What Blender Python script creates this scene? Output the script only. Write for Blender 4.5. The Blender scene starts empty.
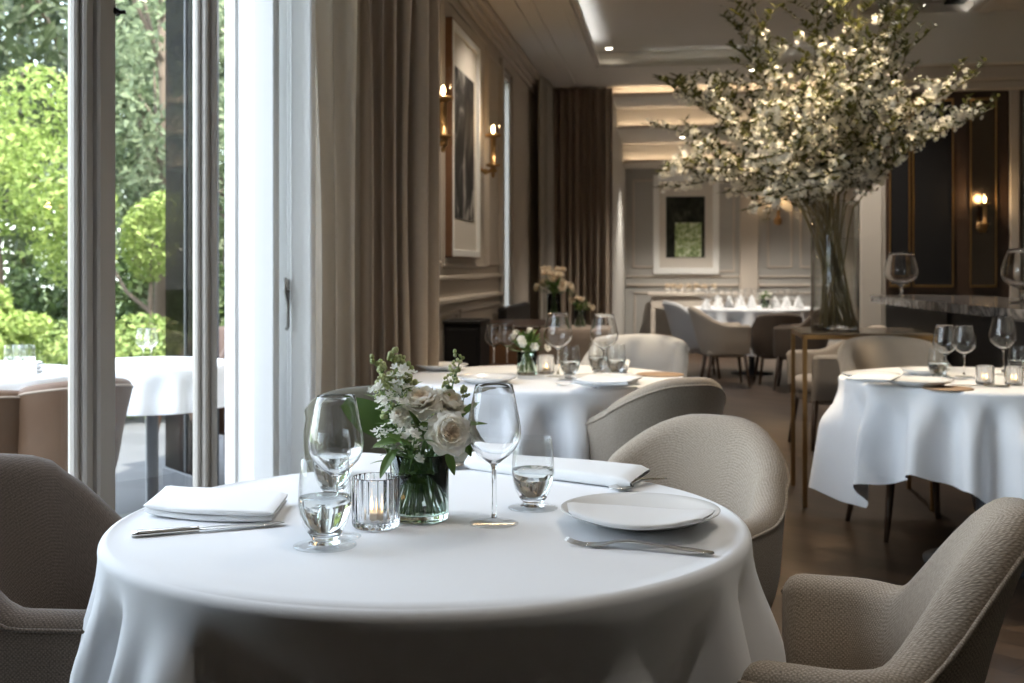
import bpy, math, random
from math import sin, cos, pi, radians as R, sqrt, atan2, exp
from mathutils import Vector, Matrix, Euler

rnd = random.Random(7)
C = bpy.context.scene.collection
F, H, HY = 1150.0, 1.20, 268.0            # focal length (px), eye height (m), horizon row
TH = math.atan(163.0 / F); CT, ST = cos(TH), sin(TH)

def W(px, d):                              # point on the floor plan: image column + distance
    r = (px - 512.0) / F * d
    return (r * CT - d * ST, d * CT + r * ST)
def PZ(px, py, z):                         # point at height z seen at (px, py)
    return W(px, (H - z) * F / (py - HY)) + (z,)
def ZY(py, d):
    return H - (py - HY) * d / F

# ------------------------------------------------------------------ materials
def new_mat(name):
    m = bpy.data.materials.new(name); m.use_nodes = True
    nt = m.node_tree; nt.nodes.clear()
    out = nt.nodes.new('ShaderNodeOutputMaterial')
    return m, nt, out
def N(nt, t, **kw):
    n = nt.nodes.new(t)
    for k, v in kw.items():
        if k in n.inputs.keys(): n.inputs[k].default_value = v
        else: setattr(n, k, v)
    return n
def c4(c): return (c[0], c[1], c[2], 1.0)
def pbr(name, col, rough=0.5, metal=0.0, noise=0.0, nscale=20.0, bump=0.0, bscale=200.0, sheen=0.0, spec=0.5, trans=0.0, coat=0.0):
    m, nt, out = new_mat(name)
    b = N(nt, 'ShaderNodeBsdfPrincipled', **{'Roughness': rough, 'Metallic': metal})
    b.inputs['Base Color'].default_value = c4(col)
    b.inputs['Specular IOR Level'].default_value = spec
    if sheen: b.inputs['Sheen Weight'].default_value = sheen; b.inputs['Sheen Roughness'].default_value = .45
    if coat: b.inputs['Coat Weight'].default_value = coat
    tc = N(nt, 'ShaderNodeTexCoord')
    if noise:
        nz = N(nt, 'ShaderNodeTexNoise', Scale=nscale, Detail=4.0)
        nt.links.new(tc.outputs['Object'], nz.inputs['Vector'])
        mr = N(nt, 'ShaderNodeMapRange'); mr.inputs['To Min'].default_value = 1 - noise; mr.inputs['To Max'].default_value = 1 + noise
        nt.links.new(nz.outputs['Fac'], mr.inputs['Value'])
        mx = N(nt, 'ShaderNodeVectorMath', operation='SCALE'); mx.inputs[0].default_value = col
        nt.links.new(mr.outputs['Result'], mx.inputs['Scale'])
        nt.links.new(mx.outputs['Vector'], b.inputs['Base Color'])
    if bump:
        nz2 = N(nt, 'ShaderNodeTexNoise', Scale=bscale, Detail=3.0)
        nt.links.new(tc.outputs['Object'], nz2.inputs['Vector'])
        bp = N(nt, 'ShaderNodeBump', Strength=bump, Distance=.002)
        nt.links.new(nz2.outputs['Fac'], bp.inputs['Height']); nt.links.new(bp.outputs['Normal'], b.inputs['Normal'])
    last = b.outputs[0]
    if trans:
        tr = N(nt, 'ShaderNodeBsdfTranslucent'); tr.inputs['Color'].default_value = c4(col)
        ms = N(nt, 'ShaderNodeMixShader'); ms.inputs[0].default_value = trans
        nt.links.new(b.outputs[0], ms.inputs[1]); nt.links.new(tr.outputs[0], ms.inputs[2]); last = ms.outputs[0]
    nt.links.new(last, out.inputs[0])
    return m
def glass_mat(name, col=(1, 1, 1), ior=1.45, rough=0.0):
    m, nt, out = new_mat(name)
    g = N(nt, 'ShaderNodeBsdfGlass', IOR=ior, Roughness=rough); g.inputs['Color'].default_value = c4(col)
    nt.links.new(g.outputs[0], out.inputs[0]); return m
def pane_mat(name, tint=(.97, .98, .97), refl=1.0, ex=5):
    m, nt, out = new_mat(name)
    t = N(nt, 'ShaderNodeBsdfTransparent'); t.inputs[0].default_value = c4(tint)
    g = N(nt, 'ShaderNodeBsdfGlossy', Roughness=0.0)
    lw = N(nt, 'ShaderNodeLayerWeight', Blend=0.5)                # facing = 1 - |N.I| -> Schlick
    pw = N(nt, 'ShaderNodeMath', operation='POWER'); pw.inputs[1].default_value = ex
    nt.links.new(lw.outputs['Facing'], pw.inputs[0])
    mu = N(nt, 'ShaderNodeMath', operation='MULTIPLY_ADD'); mu.inputs[1].default_value = .5 * refl; mu.inputs[2].default_value = .025 * refl
    nt.links.new(pw.outputs[0], mu.inputs[0])
    ms = N(nt, 'ShaderNodeMixShader')
    nt.links.new(mu.outputs[0], ms.inputs[0]); nt.links.new(t.outputs[0], ms.inputs[1]); nt.links.new(g.outputs[0], ms.inputs[2])
    nt.links.new(ms.outputs[0], out.inputs[0]); return m
def emit_mat(name, col, s):
    m, nt, out = new_mat(name)
    e = N(nt, 'ShaderNodeEmission', Strength=s); e.inputs[0].default_value = c4(col)
    nt.links.new(e.outputs[0], out.inputs[0]); return m
def weave_mat(name, ca, cb, pitch=.0052, bump=.7, sheen=.2):
    """woven cloth: two crossed thread waves in UV metres"""
    m, nt, out = new_mat(name)
    b = N(nt, 'ShaderNodeBsdfPrincipled', Roughness=.92); b.inputs['Specular IOR Level'].default_value = .15
    b.inputs['Sheen Weight'].default_value = sheen
    uv = N(nt, 'ShaderNodeUVMap'); s = 2 * pi / pitch / 20.0
    mp = N(nt, 'ShaderNodeMapping'); mp.inputs['Rotation'].default_value = (0, 0, R(45))
    nt.links.new(uv.outputs[0], mp.inputs[0])
    w1 = N(nt, 'ShaderNodeTexWave', Scale=s, Distortion=.6); w1.bands_direction = 'X'; w1.inputs['Detail Scale'].default_value = 6
    w2 = N(nt, 'ShaderNodeTexWave', Scale=s, Distortion=.6); w2.bands_direction = 'Y'
    for w in (w1, w2): nt.links.new(mp.outputs[0], w.inputs['Vector'])
    mul = N(nt, 'ShaderNodeMath', operation='MULTIPLY')
    nt.links.new(w1.outputs['Fac'], mul.inputs[0]); nt.links.new(w2.outputs['Fac'], mul.inputs[1])
    nz = N(nt, 'ShaderNodeTexNoise', Scale=300.0, Detail=3.0); nt.links.new(uv.outputs[0], nz.inputs['Vector'])
    ad = N(nt, 'ShaderNodeMath', operation='MULTIPLY_ADD'); ad.inputs[1].default_value = 1.05
    nt.links.new(nz.outputs['Fac'], ad.inputs[0]); 
    sc = N(nt, 'ShaderNodeMath', operation='MULTIPLY'); sc.inputs[1].default_value = .32
    nt.links.new(mul.outputs[0], sc.inputs[0]); nt.links.new(sc.outputs[0], ad.inputs[2])
    cr = N(nt, 'ShaderNodeValToRGB'); cr.color_ramp.elements[0].color = c4(ca); cr.color_ramp.elements[1].color = c4(cb)
    cr.color_ramp.elements[0].position = .25; cr.color_ramp.elements[1].position = .85
    nt.links.new(ad.outputs[0], cr.inputs[0]); nt.links.new(cr.outputs[0], b.inputs['Base Color'])
    bp = N(nt, 'ShaderNodeBump', Strength=bump, Distance=.0015)
    nt.links.new(ad.outputs[0], bp.inputs['Height']); nt.links.new(bp.outputs[0], b.inputs['Normal'])
    nt.links.new(b.outputs[0], out.inputs[0]); return m
def wood_floor_mat():
    m, nt, out = new_mat('dark_oak_boards')
    tc = N(nt, 'ShaderNodeTexCoord')
    mp = N(nt, 'ShaderNodeMapping'); mp.inputs['Rotation'].default_value = (0, 0, R(40))
    nt.links.new(tc.outputs['Object'], mp.inputs[0])
    br = N(nt, 'ShaderNodeTexBrick', Scale=1.0); br.inputs['Brick Width'].default_value = .62; br.inputs['Row Height'].default_value = .13
    br.inputs['Mortar Size'].default_value = .003
    br.inputs['Color1'].default_value = c4((.036, .023, .015)); br.inputs['Color2'].default_value = c4((.078, .050, .032)); br.inputs['Mortar'].default_value = c4((.02, .013, .01))
    nt.links.new(mp.outputs[0], br.inputs['Vector'])
    m2 = N(nt, 'ShaderNodeMapping'); m2.inputs['Rotation'].default_value = (0, 0, R(40)); m2.inputs['Scale'].default_value = (2, 30, 2)
    nt.links.new(tc.outputs['Object'], m2.inputs[0])
    nz = N(nt, 'ShaderNodeTexNoise', Scale=1.5, Detail=5.0); nt.links.new(m2.outputs[0], nz.inputs['Vector'])
    mr = N(nt, 'ShaderNodeMapRange'); mr.inputs['To Min'].default_value = .65; mr.inputs['To Max'].default_value = 1.3
    nt.links.new(nz.outputs['Fac'], mr.inputs['Value'])
    mx = N(nt, 'ShaderNodeVectorMath', operation='SCALE'); nt.links.new(br.outputs[0], mx.inputs[0]); nt.links.new(mr.outputs[0], mx.inputs['Scale'])
    b = N(nt, 'ShaderNodeBsdfPrincipled', Roughness=.33)
    nt.links.new(mx.outputs[0], b.inputs['Base Color']); nt.links.new(b.outputs[0], out.inputs[0]); return m
def paver_mat():
    m, nt, out = new_mat('grey_terrace_pavers')
    tc = N(nt, 'ShaderNodeTexCoord')
    br = N(nt, 'ShaderNodeTexBrick', Scale=1.0); br.inputs['Brick Width'].default_value = .8; br.inputs['Row Height'].default_value = .5
    br.inputs['Mortar Size'].default_value = .006
    br.inputs['Color1'].default_value = c4((.052, .055, .062)); br.inputs['Color2'].default_value = c4((.078, .082, .09)); br.inputs['Mortar'].default_value = c4((.09, .09, .1))
    nt.links.new(tc.outputs['Object'], br.inputs['Vector'])
    b = N(nt, 'ShaderNodeBsdfPrincipled', Roughness=.7)
    nt.links.new(br.outputs[0], b.inputs['Base Color']); nt.links.new(b.outputs[0], out.inputs[0]); return m
def marble_mat():
    m, nt, out = new_mat('dark_veined_marble')
    tc = N(nt, 'ShaderNodeTexCoord')
    nz = N(nt, 'ShaderNodeTexNoise', Scale=7.0, Detail=8.0, Distortion=1.5); nt.links.new(tc.outputs['Object'], nz.inputs['Vector'])
    cr = N(nt, 'ShaderNodeValToRGB'); e = cr.color_ramp.elements
    e[0].position = .42; e[0].color = c4((.045, .043, .045)); e[1].position = .62; e[1].color = c4((.24, .22, .21))
    nt.links.new(nz.outputs['Fac'], cr.inputs[0])
    b = N(nt, 'ShaderNodeBsdfPrincipled', Roughness=.15); nt.links.new(cr.outputs[0], b.inputs['Base Color'])
    nt.links.new(b.outputs[0], out.inputs[0]); return m
def art_mat(name, stops, scale, distort, coord='Generated', stretch=(1, 1, 1)):
    m, nt, out = new_mat(name)
    tc = N(nt, 'ShaderNodeTexCoord'); mp = N(nt, 'ShaderNodeMapping'); mp.inputs['Scale'].default_value = stretch
    nt.links.new(tc.outputs[coord], mp.inputs[0])
    nz = N(nt, 'ShaderNodeTexNoise', Scale=scale, Detail=6.0, Distortion=distort); nt.links.new(mp.outputs[0], nz.inputs['Vector'])
    cr = N(nt, 'ShaderNodeValToRGB'); cr.color_ramp.elements[0].position = stops[0][0]; cr.color_ramp.elements[0].color = c4(stops[0][1])
    cr.color_ramp.elements[1].position = stops[-1][0]; cr.color_ramp.elements[1].color = c4(stops[-1][1])
    for p, c in stops[1:-1]:
        e = cr.color_ramp.elements.new(p); e.color = c4(c)
    nt.links.new(nz.outputs['Fac'], cr.inputs[0])
    b = N(nt, 'ShaderNodeBsdfPrincipled', Roughness=.85); b.inputs['Specular IOR Level'].default_value = .2; nt.links.new(cr.outputs[0], b.inputs['Base Color'])
    nt.links.new(b.outputs[0], out.inputs[0]); return m
def leaf_mat(name, ca, cb, trans=.35, rough=.5):
    m, nt, out = new_mat(name)
    gi = N(nt, 'ShaderNodeNewGeometry')
    cr = N(nt, 'ShaderNodeValToRGB'); cr.color_ramp.elements[0].color = c4(ca); cr.color_ramp.elements[1].color = c4(cb)
    nt.links.new(gi.outputs['Random Per Island'], cr.inputs[0])
    b = N(nt, 'ShaderNodeBsdfPrincipled', Roughness=rough); b.inputs['Specular IOR Level'].default_value = .3
    nt.links.new(cr.outputs[0], b.inputs['Base Color'])
    t = N(nt, 'ShaderNodeBsdfTranslucent'); nt.links.new(cr.outputs[0], t.inputs[0])
    ms = N(nt, 'ShaderNodeMixShader'); ms.inputs[0].default_value = trans
    nt.links.new(b.outputs[0], ms.inputs[1]); nt.links.new(t.outputs[0], ms.inputs[2]); nt.links.new(ms.outputs[0], out.inputs[0])
    return m

M = {}
M['wall'] = pbr('greige_wall_paint', (.50, .445, .38), .6, noise=.03, nscale=3)
M['wall_far'] = pbr('stone_grey_wall_paint', (.42, .41, .385), .6, noise=.03, nscale=3)
M['mould'] = pbr('greige_moulding_paint', (.53, .475, .41), .5)
M['ceil'] = pbr('ceiling_paint', (.70, .67, .62), .7)
M['frame_paint'] = pbr('window_frame_paint', (.45, .415, .375), .4)
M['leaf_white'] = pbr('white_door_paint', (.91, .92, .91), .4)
M['leaf_dimmed'] = pbr('dimmed_white_door_paint', (.74, .745, .73), .4)  # darker copy of the door white, offsets the strong daylight on one leaf
M['floor'] = wood_floor_mat()
M['paver'] = paver_mat()
M['cloth'] = pbr('white_table_linen', (.83, .84, .86), .85, bump=.15, bscale=900, spec=.2, sheen=.1)
M['linen'] = pbr('white_napkin_linen', (.87, .875, .88), .85, bump=.25, bscale=700, spec=.2)
M['taupe_cloth'] = pbr('taupe_table_linen', (.34, .28, .235), .9, spec=.15)
M['fabric'] = weave_mat('greige_woven_upholstery', (.16, .13, .10), (.52, .44, .355))
M['fabric_dark'] = weave_mat('shade_brown_upholstery', (.036, .025, .018), (.155, .115, .085))  # darker greige weave, shade of the backlit left chair put into the colour
M['fabric_pale'] = weave_mat('pale_grey_woven_upholstery', (.40, .40, .40), (.62, .62, .62))
M['fabric_olive'] = weave_mat('olive_grey_upholstery', (.055, .05, .035), (.15, .14, .10))
M['leather'] = pbr('tan_terrace_weave', (.12, .066, .037), .55, noise=.1, nscale=30)
M['leather_trim'] = pbr('pale_terrace_trim', (.36, .29, .23), .6)
M['dark_wood'] = pbr('dark_walnut', (.055, .032, .02), .35, noise=.25, nscale=14)
M['mid_wood'] = pbr('brown_walnut', (.17, .085, .042), .4, noise=.2, nscale=12)
M['black'] = pbr('black_lacquer', (.010, .009, .009), .55, spec=.3)
M['charcoal'] = pbr('charcoal_metal', (.07, .075, .085), .4)
M['brass'] = pbr('aged_brass', (.44, .28, .125), .34, metal=1.0)
M['steel'] = pbr('polished_steel', (.78, .78, .78), .12, metal=1.0)
M['handle_metal'] = pbr('brushed_grey_metal', (.30, .29, .27), .35, metal=1.0)
M['silver'] = pbr('silver_cutlery', (.74, .72, .69), .16, metal=1.0)
M['porcelain'] = pbr('white_porcelain', (.86, .86, .85), .18, coat=.3)
M['tan_mat'] = pbr('tan_leather_mat', (.36, .24, .15), .6)
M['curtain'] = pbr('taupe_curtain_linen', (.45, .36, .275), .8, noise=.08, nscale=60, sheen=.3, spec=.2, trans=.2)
M['curtain_lit'] = pbr('daylit_curtain_linen', (.66, .60, .52), .8, noise=.06, nscale=60, sheen=.3, spec=.2, trans=.3)  # paler copy of the taupe linen, window light put into its colour
M['curtain_far'] = pbr('brown_curtain_linen', (.33, .26, .20), .85, sheen=.2, spec=.2, trans=.08)
M['curtain_pale'] = pbr('pale_lining_linen', (.62, .58, .52), .8, spec=.2, trans=.35)
M['glass'] = glass_mat('clear_glass')
M['glass_green'] = glass_mat('pale_green_glass', (.95, .985, .955))
M['water'] = glass_mat('water', (.985, .995, .99), 1.333)
M['pane'] = pane_mat('window_glass')
M['chimney'] = pane_mat('lamp_chimney_glass')
M['vase_glass'] = pane_mat('clear_cylinder_glass', (.988, .992, .988), 1.6, 2.6)
M['foot_glass'] = pane_mat('thin_foot_glass', (.96, .965, .965), 1.1, 4)
M['thin_glass'] = pane_mat('thin_blown_glass', (.975, .98, .98), 1.2, 3.2)
M['smoked'] = pane_mat('smoked_screen_glass', (.28, .26, .24), .2)
M['mirror'] = pbr('antique_dark_mirror', (.16, .12, .09), .22, metal=1.0)
M['marble'] = marble_mat()
M['stone_top'] = pbr('bronze_glass_top', (.20, .15, .10), .15)
M['flame'] = emit_mat('warm_bulb_glow', (1, .62, .27), 60)
M['candle_glow'] = emit_mat('candle_flame_glow', (1, .62, .25), 22)
M['led'] = emit_mat('warm_cove_strip', (1, .74, .48), 14.0)
M['tray_fill'] = emit_mat('tray_fill_strip', (.94, .97, 1), 18.0)
M['downlight'] = emit_mat('downlight_lens', (1, .88, .7), 25)
M['wax'] = pbr('ivory_wax', (.85, .78, .66), .5, trans=.3)
M['stem'] = pbr('green_stem', (.10, .20, .045), .5)
M['twig'] = pbr('brown_twig', (.10, .07, .035), .7)
M['vase_twig'] = pbr('olive_branch_bark', (.19, .15, .07), .6)
M['leafg'] = leaf_mat('bouquet_leaf', (.06, .12, .025), (.17, .26, .07), .2, .4)
M['leafdark'] = leaf_mat('broad_dark_leaf', (.045, .085, .014), (.055, .10, .02), .15, .35)
M['bud'] = leaf_mat('pale_green_bud', (.36, .42, .16), (.62, .64, .36), .2)
M['petal'] = pbr('ivory_petal', (.95, .925, .86), .6, trans=.55, spec=.2)
M['petal_core'] = pbr('peach_petal', (.94, .86, .75), .6, trans=.55, spec=.2)
M['petal_white'] = pbr('white_blossom_petal', (.92, .90, .84), .6, trans=.4, spec=.2)
M['petal_branch'] = pbr('creamy_blossom_petal', (.93, .88, .77), .6, trans=.35, spec=.2)
M['petal_warm'] = pbr('cream_pink_petal', (.76, .66, .52), .6, trans=.3, spec=.2)
M['branch_leaf'] = leaf_mat('blossom_branch_leaf', (.045, .048, .012), (.17, .165, .045), .25)
M['blossom_eye'] = pbr('yellow_green_stamen', (.55, .55, .18), .6)
M['tree_leaf'] = leaf_mat('conifer_foliage', (.02, .032, .018), (.085, .11, .05), .3)
M['sun_leaf'] = leaf_mat('lime_foliage', (.13, .20, .035), (.34, .42, .13), .4)
M['pale_leaf'] = leaf_mat('silver_green_foliage', (.07, .10, .05), (.24, .29, .17), .35)
M['hedge_leaf'] = leaf_mat('hedge_foliage', (.09, .15, .035), (.26, .33, .10), .3)
M['hedge_dark'] = leaf_mat('dark_hedge_foliage', (.025, .045, .015), (.07, .11, .03), .3)
M['bark'] = pbr('grey_brown_bark', (.10, .075, .055), .9, noise=.3, nscale=8)
M['lawn'] = pbr('garden_lawn', (.09, .13, .04), .9, noise=.3, nscale=6)  # grass green varied by noise
M['art_tree'] = art_mat('grey_tree_print', [(.36, (.012, .012, .012)), (.52, (.045, .043, .042)), (.66, (.33, .32, .30))], 3.2, 1.4, stretch=(1, 2.2, .8))
M['art_dark'] = art_mat('dark_far_print', [(.35, (.01, .011, .009)), (.6, (.035, .04, .03)), (.75, (.10, .10, .08))], 4.0, 1.0)
M['art_reflection'] = art_mat('painted_green_reflection', [(.3, (.08, .14, .05)), (.5, (.36, .46, .22)), (.7, (.80, .85, .70))], 9.0, .8)  # green window reflection painted onto the far picture
M['mat_board'] = pbr('ivory_mat_board', (.66, .62, .56), .7)

# ------------------------------------------------------------------ mesh helpers
class MB:
    def __init__(s): s.v = []; s.f = []; s.uv = {}; s.flat = set()
    def add(s, vs, fs, uvs=None, M4=None, flat=False):
        o = len(s.v)
        for p in vs:
            p = Vector(p)
            if M4 is not None: p = M4 @ p
            s.v.append(tuple(p))
        for k, f in enumerate(fs):
            if flat: s.flat.add(len(s.f))
            if uvs: s.uv[len(s.f)] = [uvs[i] for i in f]
            s.f.append(tuple(i + o for i in f))
        return s
    def grid(s, fn, nu, nv, cu=False, cv=False, M4=None, uvs=None):
        vs, uv = [], []
        for j in range(nv):
            for i in range(nu):
                p = fn(i, j); vs.append(p[:3]); uv.append(p[3:5] if len(p) > 3 else (p[0], p[1]))
        fs = []
        for j in range(nv if cv else nv - 1):
            for i in range(nu if cu else nu - 1):
                a, b = i, (i + 1) % nu; c, d = j, (j + 1) % nv
                fs.append((c * nu + a, c * nu + b, d * nu + b, d * nu + a))
        return s.add(vs, fs, uv, M4)
    def box(s, c, size, M4=None, bev=0.0):
        x, y, z = c; a, b, h = size[0] / 2, size[1] / 2, size[2] / 2
        if bev <= 0:
            vs = [(x + i * a, y + j * b, z + k * h) for k in (-1, 1) for j in (-1, 1) for i in (-1, 1)]
            fs = [(0, 2, 3, 1), (4, 5, 7, 6), (0, 1, 5, 4), (2, 6, 7, 3), (0, 4, 6, 2), (1, 3, 7, 5)]
            return s.add(vs, fs, None, M4, flat=True)
        e = min(bev, a * .99, b * .99, h * .99); vs = []
        idx = {}
        for k in (-1, 1):
            for j in (-1, 1):
                for i in (-1, 1):
                    for ax in range(3):
                        p = [x + i * (a - e), y + j * (b - e), z + k * (h - e)]
                        p[ax] += (i, j, k)[ax] * e
                        idx[(i, j, k, ax)] = len(vs); vs.append(p)
        fs = []
        for i in (-1, 1):
            q = [idx[(i, j, k, 0)] for j, k in ((-1, -1), (1, -1), (1, 1), (-1, 1))]; fs.append(tuple(q if i > 0 else q[::-1]))
            q = [idx[(j, i, k, 1)] for j, k in ((-1, -1), (1, -1), (1, 1), (-1, 1))]; fs.append(tuple(q[::-1] if i > 0 else q))
            q = [idx[(j, k, i, 2)] for j, k in ((-1, -1), (1, -1), (1, 1), (-1, 1))]; fs.append(tuple(q if i > 0 else q[::-1]))
        for i in (-1, 1):
            for j in (-1, 1):
                q = [idx[(i, j, -1, 0)], idx[(i, j, -1, 1)], idx[(i, j, 1, 1)], idx[(i, j, 1, 0)]]; fs.append(tuple(q if i * j > 0 else q[::-1]))
                q = [idx[(i, -1, j, 0)], idx[(i, -1, j, 2)], idx[(i, 1, j, 2)], idx[(i, 1, j, 0)]]; fs.append(tuple(q[::-1] if i * j > 0 else q))
                q = [idx[(-1, i, j, 1)], idx[(-1, i, j, 2)], idx[(1, i, j, 2)], idx[(1, i, j, 1)]]; fs.append(tuple(q if i * j > 0 else q[::-1]))
                for k in (-1, 1):
                    q = [idx[(i, j, k, 0)], idx[(i, j, k, 1)], idx[(i, j, k, 2)]]; fs.append(tuple(q if i * j * k > 0 else q[::-1]))
        return s.add(vs, fs, None, M4, flat=True)
    def bx(s, x0, x1, y0, y1, z0, z1, bev=0.0):
        return s.box(((x0 + x1) / 2, (y0 + y1) / 2, (z0 + z1) / 2), (abs(x1 - x0), abs(y1 - y0), abs(z1 - z0)), None, bev)
    def lathe(s, prof, seg=32, M4=None, rib=None):
        def fn(i, j):
            a = 2 * pi * i / seg; r, z = prof[j]
            if rib: r *= rib(a, z)
            return (r * cos(a), r * sin(a), z, a * .05, z)
        return s.grid(fn, seg, len(prof), cu=True, M4=M4)
    def tube(s, pts, rad, seg=8, caps=True, flatn=1.0):
        pts = [Vector(p) for p in pts]; n = len(pts)
        if not hasattr(rad, '__len__'): rad = [rad] * n
        t0 = (pts[1] - pts[0]).normalized()
        up = Vector((0, 0, 1)) if abs(t0.z) < .9 else Vector((1, 0, 0))
        nrm = t0.cross(up).normalized()
        rings = []
        for k in range(n):
            t = (pts[min(k + 1, n - 1)] - pts[max(k - 1, 0)])
            t = t.normalized() if t.length > 1e-9 else t0
            nrm = (nrm - t * nrm.dot(t)); nrm = nrm.normalized() if nrm.length > 1e-9 else t.orthogonal().normalized()
            b = t.cross(nrm)
            rings.append([tuple(pts[k] + (nrm * cos(2 * pi * i / seg) + b * sin(2 * pi * i / seg) * flatn) * rad[k]) for i in range(seg)])
        vs = [p for r_ in rings for p in r_]
        fs = [(k * seg + i, k * seg + (i + 1) % seg, (k + 1) * seg + (i + 1) % seg, (k + 1) * seg + i) for k in range(n - 1) for i in range(seg)]
        if caps: fs += [tuple(range(seg))[::-1], tuple((n - 1) * seg + i for i in range(seg))]
        return s.add(vs, fs, [(p[0] + p[1], p[2]) for p in vs])
    def ell(s, c, r, seg=10, rings=6, M4=None):
        def fn(i, j):
            a = 2 * pi * i / seg; b = -pi / 2 + pi * j / (rings - 1)
            return (c[0] + r[0] * cos(a) * cos(b), c[1] + r[1] * sin(a) * cos(b), c[2] + r[2] * sin(b))
        return s.grid(fn, seg, rings, cu=True, M4=M4)
    def mesh(s, name, mat, smooth=True, merge=False):
        me = bpy.data.meshes.new(name); me.from_pydata(s.v, [], s.f); me.materials.append(mat)
        if s.uv:
            ul = me.uv_layers.new(name='UVMap')
            for p in me.polygons:
                u = s.uv.get(p.index)
                if u:
                    for li, q in zip(p.loop_indices, u): ul.data[li].uv = q
        if smooth:
            me.polygons.foreach_set('use_smooth', [k not in s.flat for k in range(len(me.polygons))])
        me.validate(); me.update()
        return me
    def build(s, name, mat, parent=None, smooth=True, loc=None):
        o = bpy.data.objects.new(name, s.mesh(name, mat, smooth)); C.objects.link(o)
        if parent is not None: o.parent = parent
        if loc is not None: o.location = loc
        return o

def tag(o, label, cat, group=None):
    o['label'] = label; o['category'] = cat
    if group: o['group'] = group
    return o
def thing(name, label, cat, loc=(0, 0, 0), rz=0.0, group=None):
    o = bpy.data.objects.new(name, None); C.objects.link(o); o.empty_display_size = .1
    o.location = loc; o.rotation_euler = (0, 0, rz)
    return tag(o, label, cat, group)
def struct(name, mb, mat, parent=None, smooth=False):
    o = mb.build(name, mat, parent, smooth)
    if parent is None: o['kind'] = 'structure'
    return o
def copy_tree(o, parent=None):
    c = o.copy(); C.objects.link(c); c.parent = parent
    if parent is not None: c.matrix_parent_inverse = o.matrix_parent_inverse.copy()
    for ch in [q for q in KIDS.get(o.name, [])]: copy_tree(ch, c)
    return c
KIDS = {}
def index_kids():
    KIDS.clear()
    for o in C.objects:
        if o.parent is not None: KIDS.setdefault(o.parent.name, []).append(o)
def dup(root, loc, rz=0.0, label=None, group=None, scale=1.0):
    index_kids()
    c = copy_tree(root); c.location = loc; c.rotation_euler = (0, 0, rz); c.scale = (scale,) * 3
    if label: c['label'] = label
    if group: c['group'] = group
    return c
def rot_to(direction):                                   # matrix taking +Z to direction
    return Vector(direction).normalized().to_track_quat('Z', 'Y').to_matrix().to_4x4()
def TR(p): return Matrix.Translation(Vector(p))
def smooth01(t): t = max(0, min(1, t)); return t * t * (3 - 2 * t)

exec_sections = []
# ================================================================== SETTING
WX = -1.55                                               # inner face of the window wall
CZ = 3.28                                                # soffit height
def moulding(mb, x, y0, y1, z0, z1, w=.03, dpt=.018):    # raised rectangle on the x = const wall
    for a, b, c, d in ((y0, y1, z0, z0 + w), (y0, y1, z1 - w, z1), (y0, y0 + w, z0 + w, z1 - w), (y1 - w, y1, z0 + w, z1 - w)):
        mb.bx(x, x + dpt, a, b, c, d, .006)
def moulding_y(mb, y, x0, x1, z0, z1, w=.03, dpt=.02):
    for a, b, c, d in ((x0, x1, z0, z0 + w), (x0, x1, z1 - w, z1), (x0, x0 + w, z0 + w, z1 - w), (x1 - w, x1, z0 + w, z1 - w)):
        mb.bx(a, b, y - dpt, y, c, d, .006)

struct('floor', MB().bx(WX - .2, 4.6, -3.2, 17.3, -.10, 0), M['floor'])
wl = MB()
WIN0, WIN1, WIN_TOP = 1.4, 4.75, 3.02                  # first glazed opening
FW0, FW1 = 10.2, 11.0                                  # second window
wl.bx(WX - .2, WX, -3.2, WIN0, 0, 3.5); wl.bx(WX - .2, WX, WIN0, WIN1, WIN_TOP, 3.5)
wl.bx(WX - .2, WX, WIN1, FW0, 0, 3.5); wl.bx(WX - .2, WX, FW0, FW1, 3.05, 3.5); wl.bx(WX - .2, WX, FW0, FW1, 0, .25); wl.bx(WX - .2, WX, FW1, 13.45, 0, 3.5)
struct('wall_left', wl, M['wall'])
# panel mouldings and chair rails between the curtains
tm = MB()
for z0, z1, dp in ((1.115, 1.150, .03), (.955, .995, .045)): tm.bx(WX, WX + dp, WIN1, FW0 - .06, z0, z1, .008)
moulding(tm, WX, 6.35, 7.52, 1.22, 3.0); moulding(tm, WX, 7.58, 9.36, 1.20, 3.06); moulding(tm, WX, 9.44, 10.12, 1.22, 3.0)
moulding(tm, WX, 6.35, 8.1, .2, .9); moulding(tm, WX, 8.2, 10.1, .2, .9)
struct('trim_1', tm, M['mould'])
struct('baseboard_left', MB().bx(WX, WX + .02, WIN1, FW0, 0, .14, .006).bx(WX, WX + .02, -3.2, WIN0, 0, .14, .006), M['mould'])
cn = MB()
for k, (dx, z0, z1) in enumerate(((.03, 3.12, 3.17), (.06, 3.17, 3.22), (.11, 3.22, CZ))): cn.bx(WX, WX + dx, -3.2, 13.3, z0, z1, .01)
struct('trim_2', cn, M['mould'])
# end stub with the far curtain, far room beyond
STY = 13.3
st = MB().bx(WX - .2, -.72, STY, STY + .12, 0, 3.5)
st.bx(-.84, -.72, STY + .12, 17.2, 0, 3.5)
struct('wall_back_left', st, M['wall_far'])
FY = 17.0
struct('wall_back', MB().bx(-.9, 4.6, FY, FY + .2, 0, 3.5), M['wall_far'])
struct('wall_right', MB().bx(4.4, 4.6, -3.2, 17.2, 0, 3.5), M['wall'])
struct('wall_front', MB().bx(WX - .2, 4.6, -3.4, -3.2, 0, 3.5), M['dark_wood'])
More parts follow.
